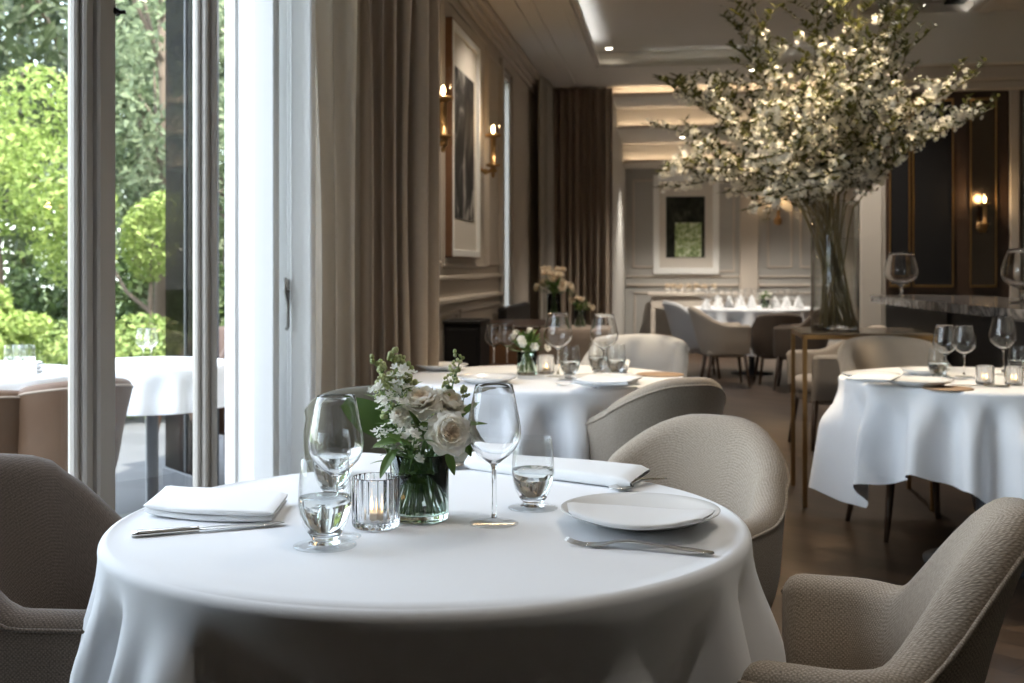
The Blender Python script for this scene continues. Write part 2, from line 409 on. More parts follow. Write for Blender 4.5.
# bar back wall with pilasters
BY = 10.0
bw = MB().bx(1.52, 4.4, BY, BY + .15, 0, 3.5)
struct('wall_bar', bw, M['wall'])
pl = MB()
pl.bx(1.50, 1.74, BY - .08, BY, 0, 2.78, .01).bx(1.53, 1.71, BY - .10, BY - .08, .2, 2.6, .01)
pl.bx(2.72, 2.80, BY - .09, BY, .0, 2.70, .01).bx(2.83, 3.05, BY - .06, BY, 0, 2.70, .01)
pl.bx(1.46, 3.2, BY - .12, BY, 2.66, 2.74, .012).bx(1.46, 3.2, BY - .16, BY, 2.74, 2.86, .012)
struct('trim_3', pl, M['mould'])
# ceiling: soffit ring, raised tray, stepped far ceiling
TX0, TX1, TY0, TY1 = -.83, 2.46, 1.0, 11.85
ce = MB()
ce.bx(WX - .25, TX0, -3.3, 13.35, CZ, CZ + .14); ce.bx(TX1, 4.6, -3.3, 13.35, CZ, CZ + .14)
ce.bx(TX0, TX1, TY1, 13.35, CZ, CZ + .14); ce.bx(TX0, TX1, -3.3, TY0, CZ, CZ + .14)
ce.bx(WX - .25, 4.6, -3.3, 13.4, CZ + .14, CZ + .24)
ce.bx(-1.0, 4.6, 13.33, 14.35, 3.17, 3.5); ce.bx(-1.0, 4.6, 14.35, 16.1, 2.92, 3.5); ce.bx(-1.0, 4.6, 16.1, 17.2, 2.66, 3.5)
struct('ceiling', ce, M['ceil'])
tt = MB()
tt.bx(TX0 - .05, TX0 + .03, TY0, TY1 + .05, CZ - .02, CZ + .05, .01); tt.bx(TX0, TX1, TY1 - .03, TY1 + .05, CZ - .02, CZ + .05, .01)
tt.bx(TX1 - .03, TX1 + .06, TY0, TY1 + .05, CZ - .02, CZ + .05, .01)
tt.bx(WX + .28, WX + .32, -3.2, 12.9, CZ - .015, CZ, .004); tt.bx(WX + .42, WX + .45, -3.2, 12.9, CZ - .015, CZ, .004)
tt.bx(TX1 + .3, TX1 + .36, -3.2, 10, CZ - .03, CZ, .008)
struct('trim_4', tt, M['ceil'])
# bulkhead over the bar
bk = MB().bx(2.95, 4.4, 4.0, BY, 2.86, CZ); bk.bx(1.52, 4.4, BY - .25, BY, 2.86, CZ)
struct('ceiling_bulkhead', bk, M['ceil'])
# far wall mouldings
fm = MB()
fm.bx(-.72, 4.4, FY - .03, FY, .93, .97, .008); fm.bx(-.72, 4.4, FY - .025, FY, 1.06, 1.09, .008)
moulding_y(fm, FY, -.62, -.28, 1.2, 2.5); moulding_y(fm, FY, -.2, .86, 1.14, 2.55); moulding_y(fm, FY, 1.32, 1.68, 1.2, 2.5); moulding_y(fm, FY, 1.78, 2.3, 1.2, 2.5)
for x0 in (.93, 2.42):
    fm.bx(x0, x0 + .26, FY - .08, FY, 0, 2.66, .01)
moulding_y(fm, FY, -.6, .0, .2, .85); moulding_y(fm, FY, .1, .86, .2, .85); moulding_y(fm, FY, 1.32, 2.3, .2, .85)
struct('trim_5', fm, M['mould'])
struct('baseboard_back', MB().bx(-.72, 4.4, FY - .02, FY, 0, .14, .006), M['mould'])

# ---- linear air slot
sl = MB().bx(TX1 - .24, TX1 - .08, 3.0, 10.4, CZ + .115, CZ + .138, .004)
tag(sl.build('air_vent', M['black']), 'long black linear air slot in the ceiling above the bar', 'vent')
# ---- cove strips
def led(y, z, x0=-.70, x1=4.3):
    t = thing('cove_light', 'warm light strip along the %s step of the far ceiling' % {13.325: 'first', 14.34: 'second', 16.09: 'lowest'}[y], 'light', (0, y, z), 0, 'cove lights')
    MB().bx(x0, x1, -.075, .0, -.016, .0, .003).bx(x0, x1, -.075, -.068, .0, .022, .002).build('channel', M['mould'], t, False)
    MB().bx(x0 + .02, x1 - .02, -.060, -.045, .001, .008, .002).build('light_strip', M['led'], t, False)
tl = thing('cove_light', 'added fill strip hidden round the ledge of the raised ceiling tray', 'light', (0, 0, CZ))  # ledge and strip added to lift the tray ceiling
MB().bx(TX0, TX0 + .07, TY0, TY1, 0, .015, .003).bx(TX0 + .063, TX0 + .07, TY0, TY1, .015, .045, .002).bx(TX0, TX1, TY1 - .07, TY1, 0, .015, .003).bx(TX0, TX1, TY1 - .07, TY1 - .063, .015, .045, .002).bx(TX1 - .07, TX1, TY0, TY1, 0, .015, .003).bx(TX1 - .07, TX1 - .063, TY0, TY1, .015, .045, .002).build('ledge', M['ceil'], tl, False)
MB().bx(TX0 + .02, TX0 + .04, TY0 + .1, TY1 - .6, .016, .024).bx(TX0 + .5, TX1 - .5, TY1 - .03, TY1 - .015, .016, .022).bx(TX1 - .04, TX1 - .02, TY0 + .1, TY1 - .1, .016, .024).build('light_strip', M['tray_fill'], tl, False)
led(14.34, 2.94); led(16.09, 2.68); led(13.325, 3.19)

# ---- glazed opening: posts, rails and stacked folding leaves
w1 = MB()
def post(mb, x0, x1, y0, y1, z0=.0, z1=WIN_TOP): mb.bx(x0, x1, y0, y1, z0, z1, .006)
post(w1, WX - .08, WX - .0, WIN0, WIN0 + .09)
post(w1, WX - .035, WX - .012, 2.838, 2.86); post(w1, WX - .05, WX + .003, 2.86, 2.905); post(w1, WX - .05, WX + .018, 2.905, 2.96); post(w1, WX - .05, WX + .008, 2.96, 3.02)
post(w1, WX - .04, WX - .018, 3.645, 3.66); post(w1, WX - .05, WX + .002, 3.66, 3.69); post(w1, WX - .05, WX + .014, 3.69, 3.725)
post(w1, WX - .19, WX - .03, WIN1 - .09, WIN1)
w1.bx(WX - .08, WX - .0, WIN0, WIN1, WIN_TOP - .08, WIN_TOP, .006); w1.bx(WX - .08, WX - .0, WIN0, 3.72, 0, .06, .006)
fr = struct('window_1', w1, M['frame_paint'])
for y0, y1 in ((WIN0 + .09, 2.84), (3.02, 3.65)):
    struct('pane', MB().bx(WX - .034, WX - .028, y0, y1, .06, WIN_TOP - .08), M['pane'], fr)
hg = MB().box((WX - .0, 3.02, 1.2 + (268 - 11) * 3.2 / F), (.03, .035, .02), None, .005).tube([(WX + .0, 3.02, 1.915), (WX + .03, 3.03, 1.915)], .006)
struct('latch', hg, M['black'], fr)

def folding_leaf(xa, xb, y, t, label, mt='leaf_white'):
    """a door leaf folded open, standing square to the wall"""
    o = thing('folding_door', label, 'door', (0, y, 0))
    lf = MB()
    lf.bx(xa, xa + .045, 0, t, .02, WIN_TOP - .1, .006); lf.bx(xb - .085, xb, 0, t, .02, WIN_TOP - .1, .006)
    lf.bx(xb - .097, xb - .082, .008, t - .008, .02, WIN_TOP - .1, .003)
    lf.bx(xa + .045, xb - .08, 0, t, .02, .16, .006); lf.bx(xa + .045, xb - .08, 0, t, WIN_TOP - .2, WIN_TOP - .1, .006)
    lf.build('leaf_frame', M[mt], o, False)
    MB().bx(xa + .04, xb - .09, .012, t - .012, .16, WIN_TOP - .2).build('panel', M[mt], o, False)
    return o
l1 = folding_leaf(WX - .075, -1.435, 4.0, .055, 'narrow white folded door leaf nearer to the table', 'leaf_dimmed')
l2 = folding_leaf(WX - .075, -1.335, 4.12, .055, 'narrow white folded door leaf with lever handle beside the curtain')
hd = MB().tube([(-1.425, -.004, 1.115), (-1.425, -.03, 1.115)], .008, 10).tube([(-1.425, -.03, 1.165), (-1.425, -.03, 1.11), (-1.41, -.045, 1.06), (-1.41, -.045, .985), (-1.42, -.034, .975)], .006, 10)
hd.box((-1.425, -.004, 1.11), (.016, .008, .10), None, .003)
hd.build('handle', M['handle_metal'], l2)

# ---- second window
w2 = MB()
for y0, y1 in ((FW0, FW0 + .1), (FW1 - .1, FW1)): w2.bx(WX - .14, WX - .02, y0, y1, .25, 3.05, .006)
w2.bx(WX - .14, WX - .02, FW0, FW1, .25, .33, .006); w2.bx(WX - .14, WX - .02, FW0, FW1, 2.97, 3.05, .006)
w2.bx(WX, WX + .04, FW0 - .09, FW0, .2, 3.08, .008)
fr2 = struct('window_2', w2, M['frame_paint'])
struct('pane', MB().bx(WX - .09, WX - .084, FW0 + .1, FW1 - .1, .33, 2.97), M['pane'], fr2)

# ---- curtains
def curtain(p0, p1, z0, z1, n, amp, mat, name, label, seed, ncol=14, flare=.25):
    r_ = random.Random(seed)
    p0, p1 = Vector(p0), Vector(p1); L = (p1 - p0).length; t = (p1 - p0) / L; nn = Vector((t.y, -t.x))   # towards the room
    ph = [r_.uniform(.75, 1.3) for _ in range(n)]; cum = [0]
    for a in ph: cum.append(cum[-1] + a)
    cum = [c / cum[-1] for c in cum]; am = [r_.uniform(.7, 1.15) for _ in range(n)]
    nu, nv = n * ncol + 1, 26
    sway = [(r_.uniform(-1, 1), r_.uniform(1, 3), r_.uniform(0, 6)) for _ in range(n)]
    def fn(i, j):
        u = i / (nu - 1); v = j / (nv - 1)
        k = min(n - 1, max(q for q in range(n) if cum[q] <= u + 1e-9)); f = (u - cum[k]) / (cum[k + 1] - cum[k])
        a = amp * am[k] * (.75 + flare * (1 - v)) 
        s = sin(2 * pi * f); off = a * (abs(s) ** .75) * (1 if s > 0 else -1)
        sw, fr_, p_ = sway[k]
        env = sin(pi * f)
        off += .016 * sw * sin(fr_ * v * pi + p_) * env + .012 * sin(5.3 * v + k) * env
        x = p0 + t * (u * L + .012 * sin(2 * pi * f * 2 + k) + .02 * sw * (1 - v) * env) + nn * off
        return (x.x, x.y, z0 + (z1 - z0) * v, u * L * 2, v * 3)
    mb = MB().grid(fn, nu, nv)
    o = mb.build(name, mat)
    so = o.modifiers.new('thickness', 'SOLIDIFY'); so.thickness = .004
    return tag(o, label, 'curtain')
curtain((-1.42, 4.29), (-1.275, 4.615), .012, 3.2, 3, .060, M['curtain_lit'], 'curtain', 'linen curtain folds beside the white folding door, daylight put into their paler colour', 4)
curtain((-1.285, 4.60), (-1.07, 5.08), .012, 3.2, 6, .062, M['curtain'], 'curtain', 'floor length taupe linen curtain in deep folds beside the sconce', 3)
curtain((WX + .12, 12.2), (WX + .16, 13.08), .012, CZ - .03, 6, .05, M['curtain_pale'], 'curtain', 'pale curtain hanging edge on by the far window', 5)
curtain((WX + .16, 13.18), (-.72, 13.18), .012, CZ - .02, 8, .06, M['curtain_far'], 'curtain', 'dark brown pleated curtain covering the far end wall', 8)
curtain((WX + .09, 9.98), (WX + .09, 10.28), .95, 3.1, 3, .03, M['curtain_pale'], 'curtain', 'thin cream curtain edge on the near side of the far window', 9) if False else None

# ================================================================== FURNITURE
def armchair(name, label, fab, wood, group=None, piping=None, height=.84, arm=.645, xf=.19, xb=.215, ra=.34, rb=.36, arch=.04, hw=.25):
    """tub armchair, faces +X, origin on the floor"""
    t = thing(name, label, 'chair', (0, 0, 0), 0, group)
    xc = -.02
    path = []                                              # centreline stations: (x, y, nx, ny, tt) tt: 0 back centre .. 1 arm front
    nst = 21; pts = []
    arc = [(xc - xb * cos(a), hw * sin(a)) for a in [pi / 2 * k / 14 for k in range(15)]]
    arm_p = [(xc + (xf - xc) * k / 9, hw - .006 * k / 9) for k in range(1, 10)]
    half = arc + arm_p
    ln = [0]
    for a, b in zip(half, half[1:]): ln.append(ln[-1] + sqrt((a[0] - b[0]) ** 2 + (a[1] - b[1]) ** 2))
    tot = ln[-1]
    full = [(p[0], -p[1], -l) for p, l in zip(half[::-1], ln[::-1])][:-1] + [(p[0], p[1], l) for p, l in zip(half, ln)]
    T = .075; ns = len(full)
    st = []
    for k, (x, y, l) in enumerate(full):
        a = full[max(k - 1, 0)]; b = full[min(k + 1, ns - 1)]
        tx, ty = b[0] - a[0], b[1] - a[1]; q = sqrt(tx * tx + ty * ty); tx, ty = tx / q, ty / q
        st.append((x, y, -ty, tx, abs(l) / tot, l, 1.0, tx, ty, 0))
    # outward normal points away from the seat
    st = [(x, y, (nx if nx * (x - xc - .05) + ny * y > 0 else -nx), (ny if nx * (x - xc - .05) + ny * y > 0 else -ny), tt, l, sc, tx, ty, e) for x, y, nx, ny, tt, l, sc, tx, ty, e in st]
    def ends(s0, sign):
        out = []
        for a in (20, 40, 60, 78, 90):
            e = T * .5 * sin(R(a)); x, y, nx, ny, tt, l, sc, tx, ty, _ = s0
            out.append((x + e, y, nx, ny, 1.0, l + sign * e, max(cos(R(a)), .05), tx, ty, 1 - cos(R(a))))
        return out
    st = ends(st[0], -1)[::-1] + st + ends(st[-1], 1)
    def top(tt):
        return arm - .012 + (height - arm + .012 - arch * min(1, tt / .42) ** 2) * (1 - smooth01((tt - ra) / rb))
    zb, zi = .335, .40
    prof = []
    def ring(s):
        x, y, nx, ny, tt, l, sc, tx, ty, e = s
        h = top(tt) - T * .42 * e * 1.1; th = T * sc * (1 + .12 * (1 - tt)); r = th / 2
        pr = []
        for k in range(9):
            f = k / 8; pr.append((r * (.55 + .45 * min(1, f * 3)) - .02 * (1 - min(1, f * 2)), zb + (h - r - zb) * f))
        for a in (20, 40, 60, 80, 100, 120, 140, 160): pr.append((r * cos(R(a)), h - r + r * sin(R(a)) * min(1, .4 + sc)))
        for k in range(7):
            f = k / 6; pr.append((-r - .012 * sin(pi * f), h - r + (zi - (h - r)) * f))
        res = []; acc = 0; last = None
        back = 1 - smooth01((tt - .1) / .6)
        for n, z in pr:
            lean = (.20 * back + .07) * max(0, z - .36) - .01
            bow = .018 * back * sin(pi * max(0, min(1, (z - .4) / .45)))
            p = (x + nx * (n + lean - bow), y + ny * (n + lean * (.75 if back < .5 else 1) - bow), z)
            if last: acc += (Vector(p) - Vector(last)).length
            last = p; res.append(p + (l, acc))
        return res
    rings = [ring(s) for s in st]
    MB().grid(lambda i, j: rings[i][j], len(rings), len(rings[0])).build('backrest', fab, t)
    bk_ = t.children[0] if t.children else None
    pp = [Vector(rg[9][:3]) for rg in rings]; pp = [p + Vector((st[k][2], st[k][3], 0)) * .001 for k, p in enumerate(pp)]
    pb = MB().tube(pp, .0042, 6)
    p_o = pb.build('piping', piping or fab, [o for o in C.objects if o.parent == t and o.name.startswith('backrest')][0])
    # seat cushion: soft superellipse
    def se(i, j):
        a = 2 * pi * i / 40; b = -pi / 2 + pi * j / 13
        ca, sa = cos(a), sin(a); q = .55
        sx = (abs(ca) ** q) * (1 if ca > 0 else -1); sy = (abs(sa) ** q) * (1 if sa > 0 else -1)
        cb = abs(cos(b)) ** .35; sb = (abs(sin(b)) ** .6) * (1 if b > 0 else -1)
        w = hw - .045
        return ((xf - xb) / 2 + .035 + (xf + xb) * .555 * sx * cb, w * sy * cb, .42 + .055 * sb * (1 if b < 0 else 1 + .15 * (1 - (sx * cb) ** 2)), a * .2, b * .2)
    MB().grid(se, 40, 14, cu=True).build('seat', fab, t)
    MB().bx(.02 - xb, xf, .05 - hw, hw - .05, .30, .365, .02).build('seat_frame', fab, t)
    for sx, sy in ((1, 1), (1, -1), (-1, 1), (-1, -1)):
        MB().tube([(sx * .17 + .01, sy * (hw - .07), .335), (sx * .19 + .01, sy * (hw - .05), .17), (sx * .215 + .005, sy * (hw - .025), .0)], [.021, .017, .011], 10).build('leg', wood, t)
    return t
def place(o, x, y, rz, label=None):
    o.location = (x, y, 0); o.rotation_euler = (0, 0, rz)
    if label: o['label'] = label
G_IN = 'tub armchairs round the dining tables'
ch = armchair('armchair', 'greige tweed tub armchair cut off by the lower right corner', M['fabric'], M['dark_wood'], G_IN, xf=.07, xb=.14, ra=.10, rb=.50, arch=.03)
place(ch, .252, 1.925, R(168))
ch_near = ch
pale2 = armchair('armchair', 'beige tub armchair behind the table by the bar, its legs under the cloth', M['fabric'], M['dark_wood'], G_IN, height=.87, ra=.26, rb=.44, arch=.05)
ch = armchair('armchair', 'greige tweed tub armchair tucked behind the nearest table, facing the bouquet', M['fabric'], M['dark_wood'], G_IN, height=.812, ra=.06, rb=.62, arch=.03, hw=.235)
place(ch, -.035, 2.78, R(-115))
chl = armchair('armchair', 'tub armchair against the window, shade put into its dark tweed, left of the nearest table', M['fabric_dark'], M['dark_wood'], G_IN)
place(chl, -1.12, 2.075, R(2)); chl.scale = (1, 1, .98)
dup(ch, (-.135, 4.42, 0), R(122), 'greige tub armchair on the right side of the middle table, back to us')
x, y = W(888, 5.5); place(pale2, x + .07, y - .22, R(-76))
pale = armchair('armchair', 'pale grey tub armchair on the far side of the middle table', M['fabric_pale'], M['dark_wood'], G_IN)
x, y = W(640, 6.15); place(pale, x - .06, y - .2, R(-105))
olive = armchair('armchair', 'olive grey armchair half hidden behind the wine glass and bouquet leaf', M['fabric_olive'], M['dark_wood'], G_IN)
x, y = W(398, 3.62); place(olive, x, y, R(-62)); olive.scale = (.95, .95, .95)
# far table chairs
GF = 'tub armchairs round the far table'
x, y = W(724, 11.75); dup(ch, (x, y, 0), R(8), 'tub armchair in profile at the left of the far table, in front of its pair', GF)
x, y = W(697, 12.7); dup(pale, (x, y, 0), R(5), 'pale tub armchair half hidden behind the one in profile at the far table', GF)
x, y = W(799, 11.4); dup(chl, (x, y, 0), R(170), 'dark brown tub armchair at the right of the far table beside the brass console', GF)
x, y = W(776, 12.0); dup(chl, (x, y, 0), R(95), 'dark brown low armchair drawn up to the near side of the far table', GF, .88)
x, y = W(832, 7.75); dup(ch, (x, y, 0), R(195), 'beige tub armchair seen through the frame of the brass console')

# ---- tables
def table(name, label, loc, r, ht=.745, group='round dining tables'):
    t = thing(name, label, 'table', loc, 0, group)
    MB().lathe([(0, ht - .03), (r - .01, ht - .03), (r - .004, ht - .024), (r - .004, ht - .008), (r - .008, ht - .003), (0, ht - .003)], 48).build('tabletop', M['dark_wood'], t)
    MB().lathe([(0, 0), (.24, 0), (.24, .012), (.05, .03), (.035, .06), (.035, ht - .05), (.1, ht - .03)], 24).build('pedestal', M['charcoal'], t)
    return t
def tablecloth(loc, r, ridges, label, length=.62, square=None, mat=None, zt=.75, seg=240, rot=0, gen=None, flare=.0, group='white tablecloths'):
    """cloth over a round top: ridges = (angle deg, outward amount, width deg)"""
    mat = mat or M['cloth']
    rings = [(0.0, 0), (.3, 0), (.6, 0), (.8, 0), (.92, 0), (.97, 0)]
    nd = 26
    def fold(a):
        s = 0
        for c, am, w in ridges:
            d = (a - c + 180) % 360 - 180
            s += am * exp(-(d / w) ** 2)
        return s
    folds = [fold(360.0 * i / seg) for i in range(seg)]
    def fn(i, j):
        a = 2 * pi * i / seg
        if j < len(rings): rr = rings[j][0] * r; return (rr * cos(a), rr * sin(a), zt + .0012 * sin(9 * rr + 2 * a) * (rr / r), rr * cos(a), rr * sin(a))
        k = j - len(rings)
        if k < 6:
            b = pi / 2 * k / 5; e = .016
            rr = r - e + e * sin(b) + .0 ; z = zt - e + e * cos(b)
            return (rr * cos(a), rr * sin(a), z, rr * cos(a), rr * sin(a))
        f = (k - 5) / (nd)
        Lc = length
        if square:
            aa = a - rot; Lc = square / max(abs(cos(aa)), abs(sin(aa))); cm = 1.06
            Lc = min(Lc, cm) - r
        s = f * Lc
        fo = folds[i]
        g = smooth01(s / .20)
        rr = r + flare * s + fo * g * (0.26 + s * .55)
        # ridges tuck in slightly under the edge between folds
        rr -= .042 * smooth01(s / .12) * (1 - min(1, fo / .08))
        z = zt - .016 - s * (1 - .12 * min(1, fo * 4))
        return (rr * cos(a), rr * sin(a), max(z, .012), rr * cos(a), s + rr * sin(a))
    mb = MB().grid(fn, seg, len(rings) + 6 + nd, cu=True)
    o = mb.build('tablecloth', mat); o.location = loc
    return tag(o, label, 'tablecloth', group)
T1 = (-.435, 2.03, 0); T1R = .566
table('dining_table', 'round dining table under the nearest white cloth', T1, T1R - .008)
cam_a = math.degrees(atan2(-T1[1], -T1[0]))             # direction of the viewer from the table
ridg = [(cam_a + p, a, w) for p, a, w in ((-97, .12, 7), (-80, .10, 5), (-66, .13, 4.5), (-50, .13, 4), (-39, .17, 5.5), (-8, .03, 9), (30, .035, 8), (55, .10, 5), (73, .15, 5), (92, .12, 7),
        (112, .12, 7), (134, .13, 7), (155, .12, 7), (180, .13, 7), (205, .12, 7), (228, .12, 7), (246, .12, 6))]
tablecloth(T1, T1R, ridg, 'white cloth on the nearest round table, draped in folds to the front', .66)
T2 = W(545, 4.78) + (0,); T2R = .58
table('dining_table', 'round dining table under the white cloth by the taupe curtain', T2, T2R - .008)
cam_b = math.degrees(atan2(-T2[1], -T2[0]))
rb = random.Random(4)
ridg2 = [(cam_b - 70 + 0, .12, 6), (cam_b - 38, .12, 7), (cam_b - 8, .16, 5), (cam_b + 12, .1, 6), (cam_b + 34, .13, 6)] + [(cam_b + 60 + k * 26, rb.uniform(.09, .15), 7) for k in range(9)]
tablecloth(T2, T2R, ridg2, 'white cloth on the middle table beside the taupe curtain', .40)
T3 = W(985, 4.68) + (0,); T3R = .575
table('dining_table', 'round dining table under the square white cloth by the bar', T3, T3R - .008)
cam_c = math.degrees(atan2(-T3[1], -T3[0]))
ridg3 = [(cam_c - 68, .27, 8), (cam_c - 44, .20, 4), (cam_c - 22, .24, 4.5), (cam_c - 4, .16, 4), (cam_c + 12, .24, 4.5), (cam_c + 30, .2, 5)] + [(cam_c + 50 + k * 27, rb.uniform(.10, .16), 7) for k in range(9)]
tablecloth(T3, T3R, ridg3, 'square white cloth with a low corner on the table by the bar', square=.90, rot=R(cam_c - 66 + 45))
T4 = W(752, 13.1) + (0,)
table('dining_table', 'round dining table at the far end of the room', T4, .74)
tablecloth(T4, .75, [(k * 24, rb.uniform(.08, .14), 6) for k in range(15)], 'white cloth on the far table crowded with glasses', .5)

# ================================================================== TABLEWARE
def closed(outer, inner): return outer + inner[::-1]
def wine_glass(label, loc, h=.24, seg=40, group=None, k=1.0):
    t = thing('wine_glass', label, 'glass', loc, 0, group)
    s = h / .24
    o = [(0, .0005), (.036, .0005), (.042, .0012), (.0425, .0026), (.036, .0040), (.015, .0068), (.006, .012), (.0042, .022), (.0038, .06), (.0040, .094), (.0060, .103),
         (.016, .111), (.028, .120), (.038, .131), (.0445, .144), (.0470, .157), (.0462, .170), (.043, .188), (.0395, .206), (.0355, .226), (.0325, .2395)]
    i = [(.0, .1075), (.008, .1085), (.0170, .1135), (.0275, .1222), (.0374, .1322), (.0438, .1446), (.0463, .1571), (.0455, .170), (.0423, .188), (.0388, .206), (.0348, .226), (.0319, .2395)]
    ft = [p for p in o if p[1] <= .1031]; bw_ = [(.0040, .0945)] + [p for p in o if p[1] > .1]
    o = [(0, .0105), (.0045, .011)] + [p for p in o if p[1] > .02]; prof = [(r * s * k, z * s) for r, z in o + [(.0321, .2402)] + i[::-1]]
    MB().lathe([(r * s, z * s) for r, z in [(0, .0006), (.036, .0006), (.042, .0012), (.0425, .0024), (.036, .0038), (.015, .0066), (.0065, .0105), (.0046, .016)]], seg).build('foot', M['foot_glass'], t)
    MB().lathe(prof, seg).build('bowl', M['glass'], t)
    return t
def goblet(label, loc, h=.132, seg=40, group=None, water=True):
    t = thing('water_goblet', label, 'glass', loc, 0, group); s = h / .132
    o = [(0, .0005), (.040, .0005), (.046, .0012), (.0465, .0026), (.040, .0042), (.022, .0070), (.0175, .010), (.0195, .014), (.0260, .022), (.0325, .034), (.0375, .050), (.0395, .066), (.0392, .084), (.0372, .106), (.0345, .1315)]
    i = [(0, .021), (.012, .0215), (.0215, .0265), (.0302, .0366), (.0362, .0512), (.0384, .066), (.0382, .084), (.0363, .106), (.0337, .1315)]
    o = [p for p in o if p[1] > .021]
    MB().lathe([(r * s, z * s) for r, z in [(0, .0045), (.024, .0064), (.0185, .0098), (.0195, .014), (.0258, .0218), (.022, .0208), (.012, .0206), (0, .0205)]], seg).build('base', M['glass'], t)
    MB().lathe([(r * s, z * s) for r, z in [(0, .0006), (.040, .0006), (.046, .0012), (.0465, .0026), (.040, .0042), (.024, .0068), (.0180, .0095), (.0178, .0122)]], seg).build('foot', M['foot_glass'], t)
    MB().lathe([(r * s, z * s) for r, z in o + [(.0341, .1319)] + [p for p in i if p[1] > .0215][::-1]], seg).build('bowl', M['thin_glass'], t)
    if water:
        wi = [(0, .0208), (.0122, .0213), (.0217, .0263), (.0304, .0364), (.0364, .051), (.0386, .066), (.0386, .073), (.0382, .0735), (.0, .0732)]
        MB().lathe([(r * s, z * s) for r, z in wi], seg).build('water', M['water'], t)
    return t
def votive(label, loc, r=.040, h=.088, ribs=22, seg=176, group=None):
    t = thing('votive_holder', label, 'candle holder', loc, 0, group)
    rib = lambda a, z: 1 + (.075 * (abs(cos(a * ribs / 2)) - .6) if z > .004 else 0)
    po = [(0, .0008), (r * .9, .0008), (r * .99, .004), (r, .010), (r, h - .002), (r * .985, h)]
    pi_ = [(r * .93, h), (r * .915, h - .003), (r * .90, .016), (r * .86, .012), (0, .011)]
    mb = MB()
    mb.grid(lambda i, j: (lambda a, q: (q[0] * (rib(a, q[1]) if j < len(po) - 1 else 1) * cos(a), q[0] * (rib(a, q[1]) if j < len(po) - 1 else 1) * sin(a), q[1]))(2 * pi * i / seg, (po + pi_)[j]), seg, len(po + pi_), cu=True)
    mb.build('glass_cup', M['glass'], t)
    cd = MB().lathe([(0, .0125), (r * .42, .0125), (r * .43, .022), (r * .40, .024), (0, .023)], 24).build('candle', M['wax'], t)
    MB().lathe([(0, .025), (.0032, .028), (.0045, .033), (.003, .040), (.0006, .047), (0, .048)], 10).build('flame', M['candle_glow'], cd)
    return t
def plate(label, loc, r=.14, group=None):
    t = thing('plate', label, 'plate', loc, 0, group)
    p = [(0, .001), (r * .52, .001), (r * .56, .003), (r * .75, .010), (r * .92, .019), (r * .995, .0245), (r, .0262), (r * .985, .0268), (r * .9, .0225), (r * .74, .0135), (r * .5, .0075), (0, .0065)]
    MB().lathe(p, 64).build('dish', M['porcelain'], t)
    return t
def napkin(corners, h, label, sag=.0, z0=0.0, group=None, layers=3, seed=1, bulge=0.0, back=.8):
    """folded napkin on four table points, stacked folds on the open edges"""
    r_ = random.Random(seed)
    cs = [Vector(c) for c in corners]; ctr = sum(cs, Vector()) / 4
    t = thing('napkin', label, 'napkin', (ctr.x, ctr.y, ctr.z), 0, group)
    nu, nv = 26, 18
    def fold_layer(kz, hh, shrink, seed_):
        def fn(i, j):
            # wrap round the section: j runs bottom edge -> top
            u = i / (nu - 1); v = j / (nv - 1)
            a = 2 * pi * v; q = .28
            cx = (abs(cos(a)) ** q) * (1 if cos(a) > 0 else -1); cz = (abs(sin(a)) ** .5) * (1 if sin(a) > 0 else -1)
            vv = .5 + .5 * cx * (1 - shrink)
            uu = .5 + (u - .5) * (1 - shrink * .5)
            ends = min(1, min(u, 1 - u) / .04); th = hh * (.35 + .65 * sqrt(max(0, 1 - (1 - ends) ** 2)))
            p = (cs[0] * (1 - uu) + cs[1] * uu) * (1 - vv) + (cs[3] * (1 - uu) + cs[2] * uu) * vv
            dirv = ((cs[3] + cs[2]) - (cs[0] + cs[1])).normalized()
            p = p - dirv * bulge * sin(pi * uu) * (1 - vv) + dirv * bulge * back * sin(pi * uu) * vv
            sg = -sag * (4 * uu * (1 - uu)) - sag * .6 * (4 * vv * (1 - vv)) + sag
            wave = .0014 * sin(7 * uu + kz * 3 + seed_) + .0010 * sin(9 * vv + seed_)
            z = kz + hh / 2 + cz * th / 2 + (wave if cz > 0 else wave * .4) + sg * .5
            return (p.x - ctr.x, p.y - ctr.y, z + z0, uu * .3, vv * .2)
        return fn
    hh = h / layers; 
    for L_ in range(layers):
        MB().grid(fold_layer(L_ * hh, hh * 1.04, .015 * ((L_ * 7 + seed) % 3), seed + L_ * 1.7), nu, nv, cv=True).build('fold', M['linen'], t)
    return t
